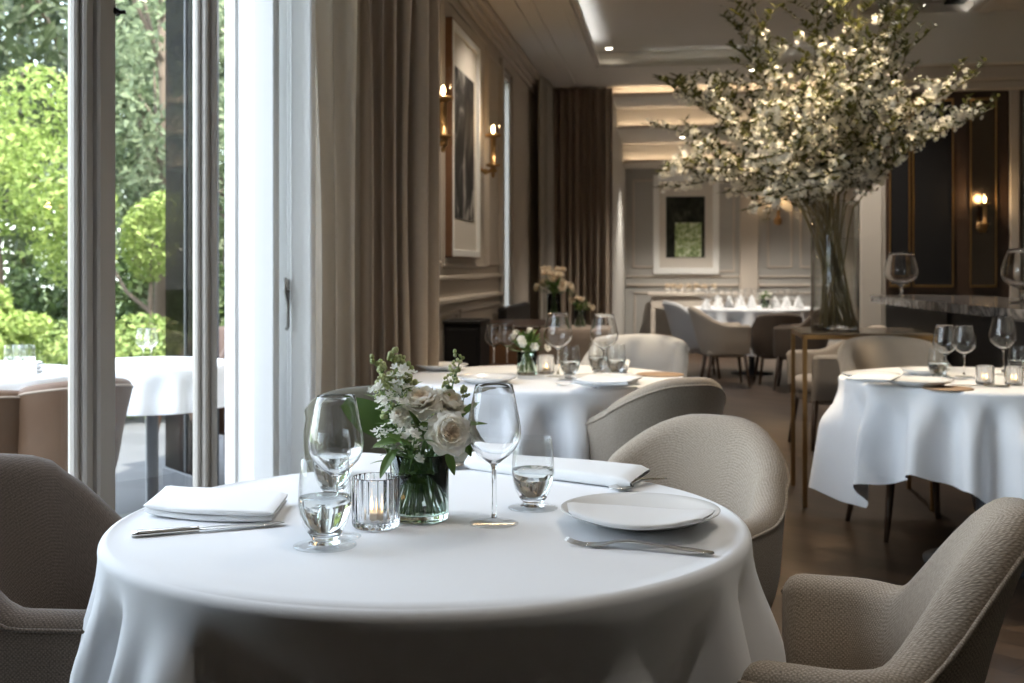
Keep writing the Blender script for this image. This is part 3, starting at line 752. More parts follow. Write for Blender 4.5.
def cutlery(kind, a, b, label, z=.7505, group=None):
    """a = handle end, b = working end (table points)"""
    a, b = Vector(a), Vector(b); L = (b - a).length; rz = atan2(b.y - a.y, b.x - a.x)
    t = thing(kind, label, kind, (a.x, a.y, z), rz, group)
    def strip(st, name):
        def fn(i, j):
            x, w, zc, th = st[j]; w *= 1.2; th *= 1.25; an = 2 * pi * i / 12
            return (x * L, w * cos(an), zc + th * sin(an))
        MB().grid(fn, 12, len(st), cu=True).build(name, M['silver'], t)
    if kind == 'knife':
        strip([(0, .001, .0045, .001), (.004, .008, .0045, .0042), (.05, .0098, .0045, .0044), (.2, .0085, .0045, .0042), (.36, .0068, .0045, .004), (.41, .006, .0045, .0038), (.42, .0076, .0045, .0045), (.43, .006, .0045, .0035)], 'handle')
        strip([(.43, .005, .0045, .002), (.46, .0095, .0045, .0011), (.7, .0105, .0045, .0009), (.88, .0105, .0045, .0008), (.96, .0075, .0045, .0006), (1, .0008, .0045, .0003)], 'blade')
    elif kind == 'fork':
        strip([(0, .002, .004, .001), (.01, .0085, .004, .0018), (.08, .0095, .005, .0018), (.3, .006, .009, .002), (.55, .0035, .013, .0025), (.66, .0045, .011, .0022), (.72, .011, .007, .0015), (.80, .0125, .004, .0013), (.815, .0125, .0036, .0012)], 'handle')
        mb = MB()
        for k in range(4):
            y0 = (k - 1.5) * .0066
            mb.tube([(.80 * L, y0, .0042), (.88 * L, y0, .003), (.95 * L, y0, .0055), (L, y0, .011)], [.0024, .0021, .0018, .0008], 8, flatn=.6)
        mb.build('tines', M['silver'], t)
    else:
        strip([(0, .002, .004, .001), (.01, .0085, .004, .0018), (.08, .0095, .005, .0018), (.3, .006, .010, .002), (.55, .0035, .015, .0025), (.68, .0045, .010, .0022)], 'handle')
        def bowl(i, j):
            v = j / 12; an = pi * 2 * i / 20
            rr = sin(pi * .5 * v)
            return (L * (.84 + .165 * rr * cos(an)), .0215 * rr * sin(an) * (1 - .12 * cos(an)), .002 + .0085 * rr ** 2 * (1 + .1 * cos(an)))
        bo = MB().grid(bowl, 20, 13, cu=True).build('bowl', M['silver'], t)
        so = bo.modifiers.new('thickness', 'SOLIDIFY'); so.thickness = .0012; so.offset = 1
    return t
TZ = .7508
def on(px, py, z=.75): p = PZ(px, py, z); return (p[0], p[1], TZ)
wg = wine_glass('clear wine glass directly left of the bouquet on the nearest table', on(336, 538), .236, group='wine glasses')
wine_glass('clear wine glass directly right of the bouquet on the nearest table', on(494, 524.5), .244, group='wine glasses')
gb = goblet('water goblet on the nearest table in front of the left wine glass', on(325, 547), .144, group='water goblets')
goblet('water goblet on the nearest table behind the left wine glass stem', on(333, 498), .130, group='water goblets')
goblet('water goblet on the nearest table beside the right wine glass', on(533, 509), .133, group='water goblets')
vt = votive('ribbed glass candle holder in front of the bouquet vase', on(376, 527.5), .0405, .088)
plate('white coupe plate with draped napkin on the nearest table', on(640, 523))
def q4(pts, z=.75): return [PZ(a, b, z) for a, b in pts]
napkin(q4(((143, 517), (273, 525), (288, 505), (166, 497))), .024, 'white folded napkin above the knife at the left of the nearest table', .006, seed=2, bulge=.014, layers=2)
napkin(q4(((464, 470), (630, 491), (650, 476), (470, 460))), .026, 'long white folded napkin resting across the spoon at the back of the table', .0, seed=3, layers=1)
napkin(q4(((342, 482), (394, 482), (396, 462), (352, 462))), .022, 'white folded napkin behind the ribbed candle holder', .0, seed=4, layers=2)
napkin(q4(((568, 517), (703, 525), (716, 517), (566, 509)), .781), .010, 'white napkin lying open on the coupe plate', .012, z0=.0, layers=1, seed=5, bulge=.075, back=.1)
cutlery('knife', on(131, 537), on(285, 525), 'silver knife below the folded napkin at the left')
cutlery('fork', on(714, 556), on(566, 545), 'silver fork in front of the coupe plate')
cutlery('spoon', on(664, 480), on(612, 494), 'silver spoon beside the long folded napkin')
cutlery('spoon', on(500, 460), on(447, 471), 'silver spoon half hidden behind the bouquet vase')

# ================================================================== FLOWERS
def petal_patch(mb, L, Wd, a0, a1, M4, cup=.25, ruff=.04, nu=7, nv=8, r_=rnd):
    ph = r_.uniform(0, 6)
    pts = []
    def fn(i, j):
        u = -1 + 2 * i / (nu - 1); v = j / (nv - 1)
        n = 8; x = z = 0.0
        for k in range(n):
            vv = v * (k + .5) / n; a = a0 + (a1 - a0) * vv; x += sin(a) * L * v / n; z += cos(a) * L * v / n
        w = Wd * (sin(pi * (.06 + .80 * v)) ** .7)
        x2 = x - cup * Wd * u * u * (.4 + .6 * v); z2 = z + cup * .35 * Wd * u * u * v
        rf = ruff * L * v * sin(5 * u + ph) 
        return (x2 + rf * .5, w * u * .78, z2 + rf + .02 * L * v * (1 - abs(u) ** 3))
    mb.grid(fn, nu, nv, M4=M4)
def rose(root_loc, head, direction, size, label, stem_pts=None, core='petal_core', seed=0, group='white garden roses', name='garden_rose'):
    r_ = random.Random(seed)
    t = thing(name, label, 'flower', root_loc, 0, group)
    base = Vector(head) - Vector(root_loc); A = TR(base) @ rot_to(direction)
    mb, mc = MB(), MB()
    lay = [(4, .45, .42, 2, 14, -6), (5, .6, .5, 6, 22, 2), (6, .75, .62, 14, 32, 12), (7, .9, .70, 26, 46, 26), (8, 1.0, .78, 40, 66, 44), (8, 1.08, .84, 56, 88, 66), (7, 1.1, .86, 74, 104, 88)]
    for k, (n, ls, ws, a0, a1, _) in enumerate(lay):
        for q in range(n):
            rot = Matrix.Rotation(2 * pi * (q + r_.uniform(-.15, .15)) / n + k * .7, 4, 'Z')
            off = Matrix.Translation((.02 * size * (k > 1), 0, size * (.10 - .012 * k)))
            petal_patch(mc if k < 3 else mb, size * ls * .62, size * ws * .62, R(a0 + r_.uniform(-5, 5)), R(a1 + r_.uniform(-8, 12)), A @ rot @ off, .30, .035 + .01 * k, r_=r_)
    mb.build('petals', M['petal'], t); mc.build('inner_petals', M[core], t)
    cal = MB()
    for q in range(5):
        petal_patch(cal, size * .4, size * .16, R(95), R(125), A @ Matrix.Rotation(2 * pi * q / 5, 4, 'Z'), .1, 0, 5, 5, r_)
    cal.ell((0, 0, -.02 * size), (.10 * size, .10 * size, .12 * size), 8, 5, A)
    cal.build('sepals', M['leafg'], t)
    d = Vector(direction).normalized()
    b0 = base - d * .02 * size
    if stem_pts is None: stem_pts = [(0, 0, 0)]
    sp = [Vector(p) for p in stem_pts] + [b0 - d * .03, b0]
    MB().tube(sp, [.0026] * len(sp), 7).build('stem', M['stem'], t)
    return t
def leaf_patch(mb, base, direction, L, Wd, bend=.4, up=(0, 0, 1), nu=5, nv=9, serr=0.0, fold=.25):
    d = Vector(direction).normalized(); s = d.cross(Vector(up)); s = s.normalized() if s.length > .01 else Vector((1, 0, 0)); n = s.cross(d)
    b = Vector(base)
    def fn(i, j):
        u = -1 + 2 * i / (nu - 1); v = j / (nv - 1)
        w = Wd * .5 * (sin(pi * (.03 + .95 * v ** .8)) ** .8)
        if serr and abs(u) > .9: w *= 1 + serr * (1 if j % 2 else -1)
        p = b + d * (L * v * cos(bend * v * .6)) - n * (L * bend * .5 * v * v) + s * (w * u) + n * (fold * w * abs(u))
        return (p.x, p.y, p.z)
    mb.grid(fn, nu, nv)
def blossom(mb, c, d, r, petals=5, cup=.5):
    A = TR(c) @ rot_to(d)
    for q in range(petals):
        a = 2 * pi * q / petals; e = .62
        vs = [(0, 0, 0), (r * .62 * cos(a - e), r * .62 * sin(a - e), r * cup * .35), (r * cos(a - .22), r * sin(a - .22), r * cup * .8), (r * cos(a + .22), r * sin(a + .22), r * cup * .8), (r * .62 * cos(a + e), r * .62 * sin(a + e), r * cup * .35)]
        mb.add(vs, [(0, 1, 2, 3, 4)], None, A)

def sprig(root_loc, tip, label, seed, group, kind='white', n=16, spread=.03, size=.0075, leafn=6, name='filler_sprig', leafL=.04):
    """a branched filler stem; clusters of little flowers or buds at the upper end"""
    r_ = random.Random(seed)
    t = thing(name, label, 'flower', root_loc, 0, group)
    tip = Vector(tip) - Vector(root_loc); L = tip.length; mid = Vector((tip.x * .35, tip.y * .35, tip.z * .6))
    main = [Vector((0, 0, 0)), mid * .5, mid, mid * .4 + tip * .6, tip]
    st = MB().tube(main, [.0018, .0017, .0014, .0011, .0007], 6); fl = MB(); ey = MB(); lf = MB()
    for k in range(n):
        f = .55 + .45 * (k / max(1, n - 1)); seg = f * 4; q = min(3, int(seg)); p = main[q].lerp(main[q + 1], seg - q)
        ang = k * 2.4 + r_.uniform(-.4, .4); rr = spread * (1.15 - f * .75) * r_.uniform(.5, 1.2)
        e = p + Vector((cos(ang) * rr, sin(ang) * rr, rr * r_.uniform(.3, .9) + .006))
        st.tube([p, p.lerp(e, .5) + Vector((0, 0, .003)), e], [.0008, .0007, .0006], 5)
        dr = (e - p).normalized() + Vector((r_.uniform(-.3, .3), r_.uniform(-.6, .1), .3))
        if kind == 'white':
            for z in range(3):
                pp = e + Vector((r_.uniform(-1, 1), r_.uniform(-1, 1), r_.uniform(-.6, 1))) * size * 1.2
                blossom(fl, pp, dr + Vector((r_.uniform(-.6, .6), r_.uniform(-.6, .6), 0)), size * r_.uniform(.8, 1.25), 5, .6)
        else:
            for z in range(4):
                pp = e + Vector((r_.uniform(-1, 1), r_.uniform(-1, 1), r_.uniform(-1, 1))) * size * .9
                s_ = size * r_.uniform(.38, .62); fl.ell(pp, (s_, s_, s_ * 1.15), 7, 5)
    for k in range(leafn):
        f = .3 + .6 * k / max(1, leafn); seg = f * 4; q = min(3, int(seg)); p = main[q].lerp(main[q + 1], seg - q)
        a = k * 2.2 + r_.uniform(0, 1)
        leaf_patch(lf, p, (cos(a), sin(a), r_.uniform(.1, .8)), leafL * r_.uniform(.6, 1.2), leafL * .34, .5)
    st.build('stem', M['stem'], t); fl.build('florets' if kind == 'white' else 'buds', M['petal_white'] if kind == 'white' else M['bud'], t)
    if leafn: lf.build('leaves', M['leafg'], t)
    return t
# ---- the bouquet on the nearest table
VB = Vector(on(419.5, 519)); VD = .45 * F / (519 - HY)
def at(px, py, dd=0.0):                                  # point near the bouquet at image position
    d = VD + dd; x, y = W(px, d); return Vector((x, y, ZY(py, d)))
def vase(label, loc, r, h, water, seg=48, mat='glass_green', name='glass_vase'):
    t = thing(name, label, 'vase', loc)
    e = .0035
    MB().lathe([(0, .0008), (r * .96, .0008), (r, .004), (r, h - .0015), (r - e / 2, h), (r - e, h - .0015), (r - e, .015), (r - e - .004, .0125), (0, .012)], seg).build('body', M[mat], t)
    MB().lathe([(0, .0118), (r - e - .004, .0123), (r - e + .0003, .0152), (r - e + .0003, water), (r - e - .001, water + .0006), (0, water + .0003)], seg).build('water', M['water' if mat != 'vase_glass' else 'vase_glass'], t)
    return t
vase('short clear glass vase of green stems on the nearest table', tuple(VB), .0525, .118, .088)
BG = 'flowers in the bouquet on the nearest table'
def stem_from(base_px_off, head):
    pass
def vbase(k, n=14, rr=.032):
    a = 2 * pi * k / n * 3 + .4; return VB + Vector((rr * cos(a), rr * sin(a), .014))
def neck(root, head):                                   # stem crosses over at the vase mouth
    c = VB + Vector((-(root.x - VB.x) * .4 + (head.x - VB.x) * .25, -(root.y - VB.y) * .4 + (head.y - VB.y) * .25, .10))
    return [(0, 0, 0), tuple(((root + c) / 2) - root), tuple(c - root)]
def put_rose(k, px, py, dd, direction, size, label, seed):
    root = vbase(k); h = at(px, py, dd)
    return rose(tuple(root), tuple(h), direction, size, label, neck(root, h), seed=seed, group=BG)
RV, UV_ = Vector((CT, ST, 0)), Vector((-ST, CT, 0))      # image right / away
def vd(r, a, u): return RV * r + UV_ * a + Vector((0, 0, u))
put_rose(0, 448, 434, -.055, vd(.25, -.9, .25), .062, 'large open ivory rose at the lower right of the bouquet', 11)
put_rose(1, 424, 408, -.02, vd(-.15, -.45, .9), .058, 'ivory rose at the top of the bouquet, seen from the side', 12)
put_rose(2, 444, 408, .0, vd(.45, -.35, .75), .056, 'ivory rose at the right of the bouquet above the open one', 13)
put_rose(3, 403, 420, .02, vd(-.3, -.4, .8), .030, 'small half open white rose left in the bouquet', 14)
put_rose(4, 400, 416, -.04, vd(-.2, -.8, .5), .026, 'small white rosebud between the bouquet leaves', 15)
for k, (px, py, dd, lab, kind, n, sp, sz) in enumerate([
    (394, 357, .01, 'tall pale green bud sprig at the top left of the bouquet', 'bud', 16, .018, .009),
    (378, 367, .0, 'pale bud sprig leaning left at the top of the bouquet', 'bud', 13, .018, .009),
    (403, 368, .02, 'short cream bud sprig beside the tallest one in the bouquet', 'bud', 12, .016, .008),
    (379, 385, -.02, 'bud sprig lowest on the left edge of the bouquet', 'bud', 10, .018, .008),
    (399, 378, -.01, 'white floret sprig behind the top rose of the bouquet', 'white', 15, .032, .0085),
    (384, 396, -.04, 'white floret sprig at the left front of the bouquet', 'white', 14, .030, .008),
    (376, 398, .02, 'small white floret sprig at the far left of the bouquet', 'white', 12, .026, .0075),
    (396, 428, -.07, 'white floret sprig low in the middle of the bouquet', 'white', 9, .022, .0085),
    (381, 438, -.03, 'white floret sprig drooping low on the left of the vase', 'white', 10, .026, .0075),
    (415, 434, -.085, 'little white floret cluster just above the vase rim', 'white', 6, .014, .009),
    (461, 359, .03, 'thin green bud sprig rising at the top right of the bouquet', 'bud', 13, .020, .006),
    (466, 393, .0, 'green bud sprig at the right edge of the bouquet', 'bud', 8, .014, .0065),
    (449, 383, .04, 'airy green sprig behind the right hand rose', 'bud', 10, .025, .0045)]):
    root = vbase(k + 5, 16, .034)
    sprig(tuple(root), tuple(at(px, py, dd)), lab, 30 + k, BG, kind, n if kind == 'bud' else int(n * .75), sp, sz, 9 if k < 10 else 3, leafL=.036)
def bouquet_leaf(pa, pb, wd, label, mat='leafg', dda=0.0, ddb=0.0, bend=.3, up=(0, -.6, 1), serr=.0):
    a, b = at(*pa, dda), at(*pb, ddb); t = thing('leaf_spray', label, 'leaf', tuple(a), 0, BG)
    mb = MB(); leaf_patch(mb, (0, 0, 0), b - a, (b - a).length, wd, bend, up, 7, 14, serr); mb.build('blade', M[mat], t)
    MB().tube([VB + Vector((0, 0, .09)) - a, (VB + Vector((0, 0, .1)) - a) * .5, (0, 0, 0)], .0016, 6).build('stalk', M['stem'], t)
bouquet_leaf((397, 438), (338, 393), .062, 'broad dark green leaf reaching left behind the wine glass', 'leafdark', .02, .06, .30, (.2, -1, .7))
bouquet_leaf((455, 420), (478, 400), .020, 'serrated leaf pointing up right of the bouquet', 'leafg', .0, .0, .2, serr=.1)
bouquet_leaf((458, 432), (474, 455), .022, 'dark leaf hanging down right of the bouquet', 'leafdark', -.02, -.03, .5)
bouquet_leaf((456, 426), (486, 420), .013, 'narrow leaf reaching right towards the wine glass', 'leafg', .0, -.02, .3)
bouquet_leaf((447, 452), (455, 474), .016, 'small leaf drooping over the right vase rim', 'leafg', -.03, -.05, .4)
bouquet_leaf((396, 450), (376, 474), .020, 'pale leaf drooping over the left vase rim', 'leafg', -.03, -.06, .6)
bouquet_leaf((402, 440), (372, 442), .022, 'green leaf spreading low to the left of the vase', 'leafg', -.05, -.06, .4)
bouquet_leaf((410, 444), (388, 432), .020, 'green leaf tucked beneath the white florets', 'leafg', -.06, -.08, .3)
bouquet_leaf((424, 440), (412, 410), .020, 'upright leaf between the two upper roses', 'leafdark', -.04, -.07, .2)
bouquet_leaf((432, 425), (420, 424), .018, 'dark leaf under the top rose of the bouquet', 'leafdark', -.06, -.08, .2)
gs = MB()
for k in range(26):
    a = k * 2.4; r0 = .012 + .03 * ((k * 7) % 10) / 10
    b0 = Vector((r0 * cos(a), r0 * sin(a), .016)); t1 = Vector((-.6 * r0 * cos(a) + .012 * cos(3 * a), -.6 * r0 * sin(a), .118))
    gs.tube([b0, (b0 + t1) / 2 + Vector((.004 * cos(5 * a), 0, 0)), t1], [.0022, .002, .0018], 6)
o = gs.build('cut_stems', M['stem'], None, loc=tuple(VB)); o['kind'] = 'stuff'; tag(o, 'bundle of cut green stems standing in the short vase', 'stems', BG)
gl = MB(); r3 = random.Random(5)
for k in range(46):
    a = r3.uniform(0, 2 * pi); rr = r3.uniform(.01, .04); z = r3.uniform(.05, .125)
    leaf_patch(gl, (rr * cos(a), rr * sin(a), z), (cos(a) * .8, sin(a) * .8, r3.uniform(-.2, .9)), r3.uniform(.02, .042) * (.55 if z < .11 else 1), .013, .4)
o = gl.build('foliage', M['leafg'], None, loc=tuple(VB)); o['kind'] = 'stuff'; tag(o, 'green foliage filling the neck of the short vase', 'foliage', BG)

# ---- small posies on other tables
def posy(base, r, h, seed, label_v, label_f, spread, fl, petal='petal_white', nleaf=40, vmat='glass_green', leaf=.05, up=.0):
    r_ = random.Random(seed)
    vase(label_v, base, r, h, h * .7, 28, vmat)
    top = Vector((base[0], base[1], base[2] + h)); lf = MB()
    for k in range(nleaf):
        a = r_.uniform(0, 2 * pi); e = r_.uniform(-.1, 1.2)
        b = Vector((cos(a) * cos(e), sin(a) * cos(e), sin(e))) * spread * r_.uniform(.2, .75)
        leaf_patch(lf, b, (b.x, b.y, b.z + .02), leaf * r_.uniform(.7, 1.2), leaf * .4, .4, nu=3, nv=5)
    for k in range(8):
        a = 2.4 * k; lf.tube([(r * .6 * cos(a), r * .6 * sin(a), -h + .015), (0, 0, -.01), (spread * .5 * cos(a + 2), spread * .5 * sin(a + 2), spread * .6)], .002, 5)
    o = lf.build('foliage', M['leafg'], None, loc=tuple(top)); o['kind'] = 'stuff'; tag(o, 'green foliage of the ' + label_f, 'foliage')
    for k in range(fl):
        a = k * 2.4 + r_.uniform(-.4, .4); e = .15 + 1.25 * ((k * 5) % fl) / fl
        b = Vector((cos(a) * cos(e), sin(a) * cos(e), sin(e) * (1 + up))) * spread * r_.uniform(.78, 1.05)
        t = thing('cut_flower', 'bloom in the ' + label_f, 'flower', tuple(top), 0, 'blooms in the ' + label_f)
        p_ = MB(); s_ = MB()
        for m in range(3):
            blossom(p_, b + b.normalized() * .006 * m, b + Vector((r_.uniform(-.02, .02), -.02, .01)), spread * .25 * (1 - .2 * m), 6, .5 + .35 * m)
        a2 = a + 2.6
        s_.tube([(r * .55 * cos(a2), r * .55 * sin(a2), -h + .016), (b.x * .15, b.y * .15, -.005), tuple(b)], .0018, 5)
        p_.build('petals', M[petal], t); s_.build('stem', M['stem'], t)
def on2(px, py): p = PZ(px, py, .75); return (p[0], p[1], TZ)
posy(on2(527, 375), .042, .10, 3, 'small glass vase on the middle table', 'small white posy in the vase on the middle table', .08, 8, nleaf=70)

# ---- table settings on the middle table
wide = wine_glass('left one of two slim wine glasses left of the posy on the middle table', on2(494, 365), .24, group='wine glasses', k=1.16); wide.scale = (.8, .8, .8)
GM, GW = 'water goblets', 'wine glasses'
for px, py, s, lab in ((507, 365, 1.0, 'right one of two slim wine glasses left of the posy on the middle table'),):
    p = on2(px, py); dup(wide, p, 0, lab, scale=.80)
for px, py, lab, s in ((558, 377, 'large wine glass right of the posy on the middle table', 1.1), (604, 377, 'large wine glass in front of the pale grey armchair', 1.08)):
    dup(wide, on2(px, py), 0, lab, scale=s)
for px, py, lab in ((570, 380, 'water goblet right of the posy, close to the votive'), (598, 375, 'water goblet beside the large wine glass before the pale armchair'), (616, 378, 'water goblet furthest right on the middle table')):
    dup(gb, on2(px, py), 0, lab, scale=.95)
dup(vt, on2(546, 374), 0, 'lit glass votive beside the posy on the middle table', scale=.9)
plate('white plate at the left back edge of the middle table', on2(441, 370), .12)
plate('white plate with napkin at the front right of the middle table', on2(607, 383), .14)
plate('white side plate before the pale grey armchair', on2(612, 367), .085)
plate('white plate at the front left of the middle table', on2(487, 383), .12)
napkin(q4(((572, 384), (628, 386), (642, 380), (590, 378)), .776), .012, 'white napkin on the front right plate of the middle table', .006, layers=2, seed=6)
napkin(q4(((598, 368), (628, 369), (630, 363), (602, 363)), .776), .018, 'white napkin folded before the pale grey armchair', .0, layers=2, seed=7)
def placemat(px, py, r, label):
    p = on2(px, py); o = MB().lathe([(0, 0), (r, 0), (r, .003), (r - .002, .004), (0, .004)], 40).build('placemat', M['tan_mat'], None, loc=p); tag(o, label, 'placemat')
placemat(660, 375, .10, 'round tan placemat at the right edge of the middle table')
cutlery('fork', on2(596, 389), on2(556, 386), 'silver fork at the front of the middle table')

# ---- settings on the table by the bar
for px, py, s, lab in ((945, 378, .90, 'wine glass left of a close pair on the table by the bar'), (964, 377, .88, 'wine glass right of a close pair on the table by the bar'), (1003, 375, 1.02, 'tall wine glass behind the candle on the table by the bar')):
    dup(wide, on2(px, py), 0, lab, scale=s)
for px, py, lab in ((938, 381, 'water goblet left of the wine glasses on the table by the bar'), (1018, 378, 'water goblet cut by the frame edge on the table by the bar')):
    dup(gb, on2(px, py), 0, lab, scale=.9)
dup(vt, on2(985, 384.5), 0, 'glass votive with a lit candle on the table by the bar', scale=.82)
dup(vt, on2(1014, 385.5), 0, 'glass votive at the frame edge on the table by the bar', scale=.82)
plate('white plate at the left edge of the table by the bar', on2(871, 380), .115)
plate('white plate at the front of the table by the bar', on2(918, 386), .13)
plate('white plate behind the water goblet on the table by the bar', on2(925, 375), .10)
napkin(q4(((845, 381), (890, 383), (902, 378), (858, 376)), .775), .012, 'white napkin on the left plate of the table by the bar', .004, layers=2, seed=8)
placemat(948, 389, .09, 'round tan placemat at the front of the table by the bar')
cutlery('knife', on2(1010, 388), on2(950, 386), 'silver knife in front of the votive by the bar')

# ---- far table glasses, snifters on the bar
GFg = 'glasses crowded on the far table'
r4 = random.Random(2); far_spots = []
for k in range(16):
    px = 702 + k * 6.6; d = 12.75 + r4.uniform(-.25, .5); 
    if abs(px - 764) < 5: continue
    x, y = W(px, d); dup(wg, (x, y, TZ), 0, 'clear wine glass among many on the far table', GFg, scale=r4.uniform(.8, .95))
x, y = W(765, 12.9); posy((x, y, TZ), .045, .10, 9, 'dark little vase on the far table', 'small green and white posy on the far table', .09, 10)
for k in range(9):
    px = 706 + k * 11.5; d = 12.6 + .5 * r4.random() + (.5 if k % 2 else 0)
    if abs(px - 764) < 7: continue
    x, y = W(px, d); hN = r4.uniform(.11, .15); sw_ = r4.uniform(0, 2)
    nk = MB().grid(lambda i, j: ((.052 * (1 - j / 9) ** .8 + .004) * (1 + .28 * cos(3 * 2 * pi * i / 36 + sw_)) * cos(2 * pi * i / 36), (.052 * (1 - j / 9) ** .8 + .004) * (1 + .28 * cos(3 * 2 * pi * i / 36 + sw_)) * sin(2 * pi * i / 36), hN * j / 9), 36, 10, cu=True)
    tag(nk.build('napkin', M['linen'], None, loc=(x, y, TZ)), 'white napkin folded upright on the far table', 'napkin', 'upright napkins on the far table')

# ================================================================== BIG ARRANGEMENT
CX0, CX1, CY0, CY1, CTOP = .645, 1.26, 5.92, 6.5, .875
con = thing('console_table', 'slim brass framed console carrying the tall flower vase', 'table', (0, 0, 0))
for x in (CX0, CX1):
    for y in (CY0, CY1):
        MB().bx(x - .011, x + .011, y - .011, y + .011, 0, CTOP - .02, .002).build('leg', M['brass'], con)
fb = MB()
for z in (CTOP - .022,):
    for y in (CY0, CY1): fb.bx(CX0 - .011, CX1 + .011, y - .011, y + .011, z - .01, z + .012, .002)
    for x in (CX0, CX1): fb.bx(x - .011, x + .011, CY0, CY1, z - .01, z + .012, .002)
fb.build('frame', M['brass'], con)
MB().bx(CX0 - .012, CX1 + .012, CY0 - .012, CY1 + .012, CTOP - .010, CTOP, .003).build('tabletop', M['stone_top'], con)
x, y = W(835, 6.05); BVb = Vector((x, y, CTOP + .0008))
vase('tall clear cylinder vase of branches on the brass console', tuple(BVb), .125, .67, .48, 56, 'vase_glass')
vb_ = [o for o in C.objects if o.get('label') == 'tall clear cylinder vase of branches on the brass console'][0]
MB().lathe([(0, .0009), (.122, .0009), (.1245, .004), (.1245, .022), (.120, .026), (0, .024)], 48).build('base', M['glass'], vb_)
MB().lathe([(.1195, .664), (.122, .6625), (.1255, .664), (.126, .669), (.123, .672), (.1195, .669), (.1195, .664)], 56).build('rim', M['glass'], vb_)
def make_branch(seed, pol, ext=1.0):
    """flowering branch in the XZ plane: cut end at the origin, through the vase mouth, arching out at polar angle pol"""
    r_ = random.Random(seed)
    t = thing('blossom_branch', 'white blossoming branch in the tall cylinder vase', 'branch', (0, 0, 0), 0, 'blossom branches in the tall vase')
    wood, fl, lf = MB(), MB(), MB()
    sp, cp = sin(R(pol)), cos(R(pol))
    m0 = Vector((.085 + .075 * sp, 0, .64)); tip = Vector((.09 + .98 * sp * ext, 0, .64 + (-.10 + 1.20 * cp ** .75) * ext))
    c1 = m0 + Vector((.30 * sp, 0, .30 + .12 * cp)); n = 16; main = []
    for k in range(n + 1):
        f = k / n
        if f < .3: p = m0 * (f / .3)
        else:
            u = (f - .3) / .7; p = m0 * (1 - u) ** 2 + c1 * (2 * u * (1 - u)) + tip * u * u
        main.append(p + Vector((r_.uniform(-1, 1), r_.uniform(-1, 1), r_.uniform(-1, 1))) * (.012 if f > .35 else .002))
    wood.tube(main, [.0042 * (1 - .75 * k / n) + .001 for k in range(n + 1)], 6)
    def along(pts, f):
        sg = f * (len(pts) - 1); q = min(len(pts) - 2, int(sg)); return pts[q].lerp(pts[q + 1], sg - q), (pts[q + 1] - pts[q]).normalized()
    def cluster(p, m, big=1.0):
        for q in range(m):
            pp = p + Vector((r_.uniform(-1, 1), r_.uniform(-1, 1), r_.uniform(-1, 1))) * .026 * big
            blossom(fl, pp, (pp - p).normalized() + Vector((0, 0, .25)), .0150 * r_.uniform(.75, 1.15) * big, 5, .45)
    runs = [(main, .42, 20)]
    for k in range(17):
        f = .38 + .54 * k / 16; p, d = along(main, f)
        a = k * 2.4 + r_.uniform(-.5, .5); ln = r_.uniform(.14, .30) * (1.2 - f * .5)
        dv = (d * r_.uniform(.3, .9) + Vector((cos(a), sin(a), r_.uniform(-.25, .75)))).normalized()
        tw = [p, p + dv * ln * .5 + Vector((0, 0, .01)), p + dv * ln + Vector((0, 0, .02))]
        wood.tube(tw, [.0024, .0018, .001], 5); runs.append((tw, .2, 8))
    for pts, f0, cnt in runs:
        for k in range(cnt):
            f = f0 + (1 - f0) * k / (cnt - 1); p, d = along(pts, f); a = r_.uniform(0, 6.28)
            green = max(0, (p.z - 1.25) / .35) + (.7 if pts is main and f > .8 else 0)    # the upper tips carry leaves, not blossom
            if r_.random() < .44 * (1 - min(.93, green)): cluster(p + Vector((cos(a), sin(a), .2)) * .014, r_.randint(4, 7))
            for m in range(3 if green > .3 or r_.random() < .5 else 2):
                a2 = r_.uniform(0, 6.28)
                leaf_patch(lf, p, Vector((cos(a2), sin(a2), .4)) + d * .6, r_.uniform(.028, .056), .019, .3, nu=3, nv=4)
    wood.build('twigs', M['vase_twig'], t); fl.build('blossoms', M['petal_branch'], t); lf.build('leaves', M['branch_leaf'], t)
    return t
r5 = random.Random(21)
PB = [(4, 1.14), (20, 1.12), (34, 1.06), (46, 1.0), (58, .98), (68, .95), (78, .92), (88, .86)]
protos = [make_branch(50 + k, p, e) for k, (p, e) in enumerate(PB)]
index_kids()
nb = 38; order = [0, 1, 2, 3, 4, 5, 6, 7, 2, 3, 1, 4, 6, 2, 3, 5]
for k in range(nb):
    c = order[k % len(order)]; pr = protos[c]; b = pr if k < 8 else copy_tree(pr)
    az = k * 2.39996 + r5.uniform(-.3, .3)
    q_ = r5.uniform(.65, 1.0) * .104; b.location = BVb + Vector((-cos(az + r5.uniform(-.7, .7)) * q_, -sin(az + r5.uniform(-.7, .7)) * q_, .016))
    b.rotation_euler = (Matrix.Rotation(-.115, 3, Vector((-ST, CT, 0))) @ Euler((r5.uniform(-.03, .03), r5.uniform(-.02, .05), az)).to_matrix()).to_euler(); b.location += Vector((CT, ST, 0)) * .022; s = r5.uniform(.9, 1.06); b.scale = (s, s, s)

